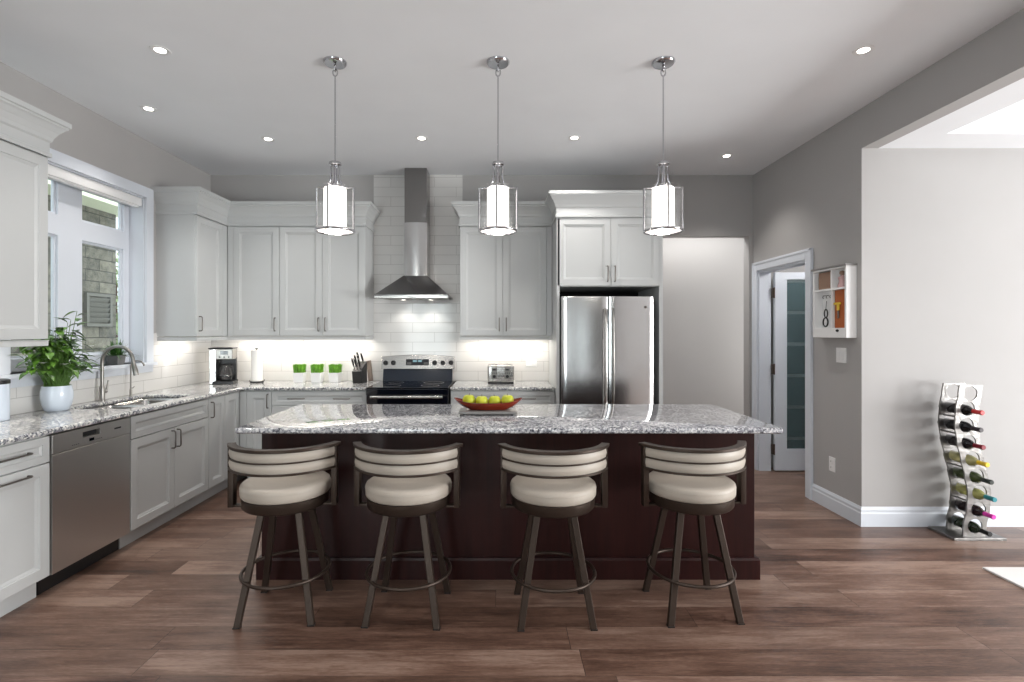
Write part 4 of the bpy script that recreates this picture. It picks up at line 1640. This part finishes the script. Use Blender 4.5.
# potted plant by the sink
t = thing('potted_plant', 'bushy green potted plant in a round white pot beside the sink', 'potted plant', (-2.925, 3.38, CT))
MB().lathe([(.0, .0), (.056, .0), (.066, .006), (.079, .045), (.086, .09), (.085, .125), (.079, .155), (.078, .165), (.072, .165), (.073, .150), (.0, .148)], (0, 0, 0), 36, cap=False).build('pot', 'white_gloss', t, 50)
MB().lathe([(.0, .158), (.05, .160), (.0715, .152), (.0715, .149), (.0, .149)], (0, 0, 0), 24, cap=False).build('soil', 'soil', t)
mb = MB()
ms = MB()
mf = MB()
for k in range(290):
    a = random.uniform(0, 2 * PI)
    rr = random.random()
    el = R(random.uniform(-25, 88))
    rad = .165 * (.35 + .65 * rr)
    ctr = Vector((0, .0, .325))
    tip = ctr + Vector((math.cos(a) * math.cos(el) * rad, math.sin(a) * math.cos(el) * rad * 1.35 - .02, math.sin(el) * rad * 1.25))
    tip.z = max(tip.z, .235)
    if tip.x < -.09:
        tip.x = -.09 + random.uniform(0, .03)
    root = Vector((random.uniform(-.05, .05), random.uniform(-.05, .05), .155))
    mid = root.lerp(tip, .6) + Vector((0, 0, .02))
    ms.tube([root, mid, tip], [.0028, .0022, .0015], 5)
    dirv = Vector((math.cos(a + random.uniform(-.8, .8)), math.sin(a + random.uniform(-.8, .8)), random.uniform(-.35, .7)))
    if tip.x < -.05 and dirv.x < 0:
        dirv.x = abs(dirv.x) * .5
    leaf_mesh(mb, tip, dirv, random.uniform(.055, .10), random.uniform(.026, .044), random.uniform(.2, .6), .3)
# taller shoots
for (dx, dy, h_) in ((.02, .06, .58), (.05, .10, .66), (.0, .02, .55), (.05, .05, .60), (-.02, .08, .53)):
    ms.tube([(dx * .2, dy * .2, .155), (dx * .7, dy * .7, h_ * .7), (dx, dy, h_)], [.003, .0025, .0015], 5)
    for j in range(5):
        a = random.uniform(0, 2 * PI)
        leaf_mesh(mb, (dx, dy, h_ - j * .035), (math.cos(a), math.sin(a), random.uniform(-.3, 1.0)), random.uniform(.07, .11), .044, .35, .3)
for k in range(7):
    a = random.uniform(-1.8, 1.2)
    p = Vector((.15 * math.cos(a) + .03, .15 * math.sin(a), random.uniform(.25, .46)))
    if k == 6:
        p = Vector((0, -.02, .54))
    for j in range(5):
        b = 2 * PI * j / 5
        leaf_mesh(mf, p, (math.cos(b), math.sin(b), .5), .028, .016, .2, .2, 4)
ms.build('stems', 'stem', t)
mb.build('foliage', 'leaf', t, 60)
mf.build('blossoms', 'paper', t)

# sill plant
t = thing('sill_plant', 'small spiky plant in a dark square pot on the window sill', 'potted plant', (-3.095, 4.13, WZ0))
mb = MB().rings([[(-.038, -.038, 0), (.038, -.038, 0), (.038, .038, 0), (-.038, .038, 0)], [(-.045, -.045, .075), (.045, -.045, .075), (.045, .045, .075), (-.045, .045, .075)],
                 [(-.039, -.039, .075), (.039, -.039, .075), (.039, .039, .075), (-.039, .039, .075)], [(-.037, -.037, .065), (.037, -.037, .065), (.037, .037, .065), (-.037, .037, .065)]])
mb.build('pot', 'pot_grey', t)
mb = MB()
for k in range(110):
    a = random.uniform(0, 2 * PI)
    e = random.uniform(.25, 1.5)
    dv = Vector((math.cos(a) * math.cos(e) * (.55 if math.cos(a) < 0 else 1), math.sin(a) * math.cos(e), math.sin(e)))
    leaf_mesh(mb, (random.uniform(-.03, .03), random.uniform(-.03, .03), .066), dv, random.uniform(.12, .19), .011, random.uniform(.15, .5), .3, 5)
mb.build('foliage', 'leaf_dark', t)

mb = MB()
for k in range(1500):
    a, e, q = random.uniform(0, 2 * PI), random.uniform(-1, 1), random.random() ** .4
    p = Vector((1.0 * q * math.cos(a) * math.sqrt(1 - e * e), 1.0 * q * math.sin(a) * math.sqrt(1 - e * e), 2.0 + 1.5 * q * e))
    leaf_mesh(mb, p, (random.uniform(-1, 1), random.uniform(-1, 1), random.uniform(-.5, .8)), .16, .08, .3, .2, 3)
mb.build('foliage', 'shrub', SHRUB)

# canister
t = thing('canister', 'tall white canister with a black lid near the window wall', 'canister', (-2.957, 2.99, CT))
MB().lathe([(.0, 0), (.066, 0), (.070, .004), (.070, .215), (.0, .215)], (0, 0, 0), 32, cap=False).build('body', 'white_gloss', t, 40)
MB().lathe([(.0, .215), (.072, .215), (.073, .22), (.072, .238), (.06, .243), (.0, .243)], (0, 0, 0), 32, cap=False).build('lid', 'black', t, 40)

# coffee maker, turned towards the room
t = thing('coffee_maker', 'black and steel drip coffee maker in the counter corner', 'coffee maker', (-2.765, 5.13, CT), R(16))
t.scale = (.82, .95, 1.0)
MB().box(-.095, .135, -.13, .10, 0, .032, .006).build('base', 'black', t)
MB().box(-.135, -.06, -.10, .10, .0, .350, .008).build('water_tank', 'steel_v', t)
MB().box(-.06, .125, .03, .10, .03, .26, .004).build('back_column', 'black', t)
hd_ = MB().box(-.06, .125, -.125, .10, .245, .350, .008).build('brew_head', 'nickel', t)
MB().box(-.010, .075, -.128, -.124, .292, .330, .002).build('display', 'black_glass', hd_)
for kx in (-.02, .03, .08):
    MB().lathe([(.009, 0), (.008, .008), (.001, .009)], (kx + .003, -.125, .268), 14, 'y').build('knob', 'black', hd_, 40)
MB().box(-.14, .13, -.128, .102, .350, .360, .004).build('lid', 'black', t)
cf = MB().lathe([(.0, .034), (.052, .034), (.066, .05), (.070, .09), (.060, .135), (.046, .165), (.044, .180), (.041, .180), (.043, .164), (.057, .134), (.067, .09), (.063, .052), (.0, .037)], (.035, -.055, 0), 28, cap=False).build('carafe', 'glass', t, 50)
MB().lathe([(.0, .038), (.058, .038), (.064, .06), (.066, .085), (.0, .085)], (.035, -.055, 0), 24, cap=False).build('coffee', 'black', cf, 40)
MB().lathe([(.0, .178), (.048, .178), (.048, .192), (.03, .2), (.0, .2)], (.035, -.055, 0), 24, cap=False).build('carafe_lid', 'black', cf, 40)
MB().tube([(.075, -.075, .175), (.118, -.095, .17), (.122, -.097, .10), (.095, -.085, .065)], .010, 8).build('carafe_handle', 'black', cf, 60)
# paper towel
t = thing('paper_towel_holder', 'white paper towel roll on a dark stand beside the coffee maker', 'paper towel', (-2.47, 5.20, CT))
MB().lathe([(.0, 0), (.062, 0), (.066, .006), (.062, .014), (.0, .016)], (0, 0, 0), 28, cap=False).build('base', 'black', t, 40)
mb = MB()
for a in (0, 2.09, 4.19):
    mb.tube([(.05 * math.cos(a), .05 * math.sin(a), .012), (.078 * math.cos(a), .078 * math.sin(a), .02), (.08 * math.cos(a), .08 * math.sin(a), .034)], .004, 6)
mb.build('prongs', 'black', t, 60)
MB().tube([(0, 0, .01), (0, 0, .345)], .006, 8).build('rod', 'pull', t, 60)
MB().lathe([(.001, .337), (.016, .340), (.020, .348), (.012, .356), (.001, .358)], (0, 0, 0), 14, cap=False).build('finial', 'black', t, 60)
MB().lathe([(.018, .018), (.052, .018), (.053, .022), (.053, .329), (.052, .333), (.018, .333)], (0, 0, 0), 32, cap=False).build('roll', 'paper', t, 40)
# grass pots
GP = [(-2.055, 'pot of clipped green grass nearest the paper towel'), (-1.875, 'middle pot of the three clipped green grass pots'),
      (-1.69, 'pot of clipped green grass nearest the knife block')]
gp0 = None
for i, (x, lb) in enumerate(GP):
    if i == 0:
        t = thing('grass_pot', lb, 'potted grass', (x, 5.255, CT), R(4), 'white pots of clipped grass')
        mb = MB().rings([[(-.046, -.046, 0), (.046, -.046, 0), (.046, .046, 0), (-.046, .046, 0)], [(-.054, -.054, .10), (.054, -.054, .10), (.054, .054, .10), (-.054, .054, .10)],
                         [(-.048, -.048, .10), (.048, -.048, .10), (.048, .048, .10), (-.048, .048, .10)], [(-.047, -.047, .088), (.047, -.047, .088), (.047, .047, .088), (-.047, .047, .088)]])
        mb.build('pot', 'white', t, bevel=.003)
        mb = MB()
        for k in range(420):
            gx, gy = random.uniform(-.046, .046), random.uniform(-.046, .046)
            a = random.uniform(0, PI)
            dx, dy = .0028 * math.cos(a), .0028 * math.sin(a)
            lx, ly, hh = gx * 1.22 + random.uniform(-.004, .004), gy * 1.22 + random.uniform(-.004, .004), random.uniform(.170, .186)
            mb.quad((gx - dx, gy - dy, .088), (gx + dx, gy + dy, .088), (lx + dx * .6, ly + dy * .6, hh), (lx - dx * .6, ly - dy * .6, hh))
        g = mb.build('grass', 'grass', t)
        gp0 = t
    else:
        dup(gp0, (x, 5.255, CT), R(4 - 5 * i), lb)
# knife block
t = thing('knife_block', 'dark leaning knife block full of black handled knives', 'knife block', (-1.42, 5.20, CT), R(-8))
mb = MB()
lean = .06
mb.rings([[(-.05, -.07, 0), (.05, -.07, 0), (.05, .06, 0), (-.05, .06, 0)],
          [(-.05, -.09, .12), (.05, -.09, .12), (.05, .06, .215), (-.05, .06, .215)]])
mb.build('block', 'black', t, bevel=.004)
KB = Matrix.Translation((-1.42, 5.20, CT)) @ Matrix.Rotation(R(-8), 4, 'Z')
kn0 = None
for i, (kx, ky) in enumerate([(-.03, -.06), (.0, -.06), (.03, -.06), (-.028, -.01), (.004, -.01), (.032, .02), (-.02, .035)]):
    zt = .12 + (ky + .09) / .15 * .095
    p = KB @ Vector((kx, ky, zt - .002))
    if kn0 is None:
        kn0 = thing('kitchen_knife', 'black handled kitchen knife standing in the knife block', 'knife', p, R(-8), 'knives in the knife block')
        q = [(0, 0, 0), (-.002, -.02, .035), (-.003, -.045, .078), (-.003, -.065, .11)]
        MB().tube(q[1:], [.010, .0125, .0105], 8, flat=.85).build('handle', 'black', kn0, 60)
        MB().tube(q[:2], [.0075, .009], 8, flat=.7).build('bolster', 'nickel', kn0, 60)
        MB().tube([q[3], (-.003, -.070, .116)], [.0108, .008], 8, flat=.85).build('end_cap', 'nickel', kn0, 60)
    else:
        dup(kn0, p, R(-8 + random.uniform(-6, 6)))
# cutting board leaning behind the block
t = thing('cutting_board', 'grey wooden board leaning on the tiles beside the knife block', 'cutting board', (-1.325, 5.31, CT), R(-8))
mb = MB().box(-.03, .020, -.007, .007, 0, .220, .004)
mb.xf(Matrix.Rotation(R(-14), 4, 'X') @ Matrix.Rotation(R(-12), 4, 'Y'))
lo = min(v.co.z for v in mb.bm.verts)
mb.xf(Matrix.Translation((-.01, 0, -lo)))
mb.build('board', 'wood_light', t)
# toaster
t = thing('toaster', 'brushed steel four slice toaster on the short counter', 'toaster', (.008, 5.19, CT))
MB().box(-.132, .132, -.11, .11, .012, .185, .02, 3).build('body', 'steel_h', t, 40)
MB().box(-.128, .128, -.105, .105, 0, .018, .004).build('base', 'black', t)
for k in (-.085, -.045, .045, .085):
    MB().box(k - .013, k + .013, -.08, .08, .183, .188, .002).build('slot', 'black', t)
for k in (-.065, .065):
    MB().box(k - .028, k + .028, -.1135, -.109, .045, .165, .002).build('lever_track', 'nickel', t)
    MB().box(k - .018, k + .018, -.134, -.110, .135, .150, .004).build('lever', 'black', t)
    MB().lathe([(.017, 0), (.016, .012), (.001, .014)], (k * 1.0, -.113, .075), 18, 'y').build('dial', 'black', t, 40)
    for j in range(3):
        MB().lathe([(.006, 0), (.005, .004), (.001, .005)], (k + (-.02 + j * .02), -.113, .108), 12, 'y').build('button', 'black', t, 40)

# island centre: trivet, bowl, apples
t = thing('stone_trivet', 'grey stone slab under the fruit bowl on the island', 'trivet', (-.075, 3.255, CT))
MB().box(-.182, .182, -.085, .085, .008, .026, .005).build('slab', 'slate', t)
for sx in (-1, 1):
    for sy in (-1, 1):
        MB().lathe([(.009, 0), (.010, .009)], (sx * .15, sy * .06, 0), 10).build('foot', 'black', t)
t = thing('fruit_bowl', 'long red wooden boat shaped bowl holding apples', 'bowl', (-.075, 3.255, CT + .026))
t.scale = (1.05, 1.0, 1.0)
mb = MB()


def oval(a, b, z, lift=0, n=40):
    pts = []
    for k in range(n):
        th = 2 * PI * k / n
        c_, s_ = math.cos(th), math.sin(th)
        pts.append((a * c_, b * s_, z + lift * abs(c_) ** 4))
    return pts


mb.rings([oval(.115, .045, 0), oval(.122, .050, .006), oval(.165, .070, .022, .006), oval(.198, .085, .042, .018), oval(.208, .090, .050, .026),
          oval(.203, .085, .051, .026), oval(.190, .077, .040, .016), oval(.160, .064, .022, .003), oval(.135, .050, .012), oval(.06, .03, .011)])
mb.build('bowl', 'bowl', t, 60)
ap0 = None
AP = [(-.123, .004, 0, 'yellow green apple in the red bowl, on the sink side end'), (-.041, -.004, 70, 'yellow green apple in the red bowl, second from the sink side'),
      (.041, .003, 150, 'yellow green apple in the red bowl, third from the sink side'), (.123, -.002, 230, 'yellow green apple in the red bowl, on the refrigerator side end')]
for x, y, a, lb in AP:
    z = CT + .026 + (.0095 if abs(x) < .1 else .016)
    if ap0 is None:
        ap0 = thing('apple', lb, 'apple', (-.075 + x, 3.255 + y, z), R(a), 'apples in the red bowl')
        ap0.scale = (.90, .90, .96)
        MB().lathe([(.001, .010), (.012, .003), (.022, .002), (.034, .012), (.043, .032), (.045, .048), (.040, .066), (.028, .077), (.016, .078), (.006, .072), (.001, .069)],
                   (0, 0, 0), 24, cap=False).build('flesh', 'apple', ap0, 70)
        MB().tube([(0, 0, .069), (.002, 0, .080), (.006, .001, .090)], [.0015, .0014, .002], 6).build('stem', 'soil', ap0, 60)
    else:
        dup(ap0, (-.075 + x, 3.255 + y, z), R(a), lb)
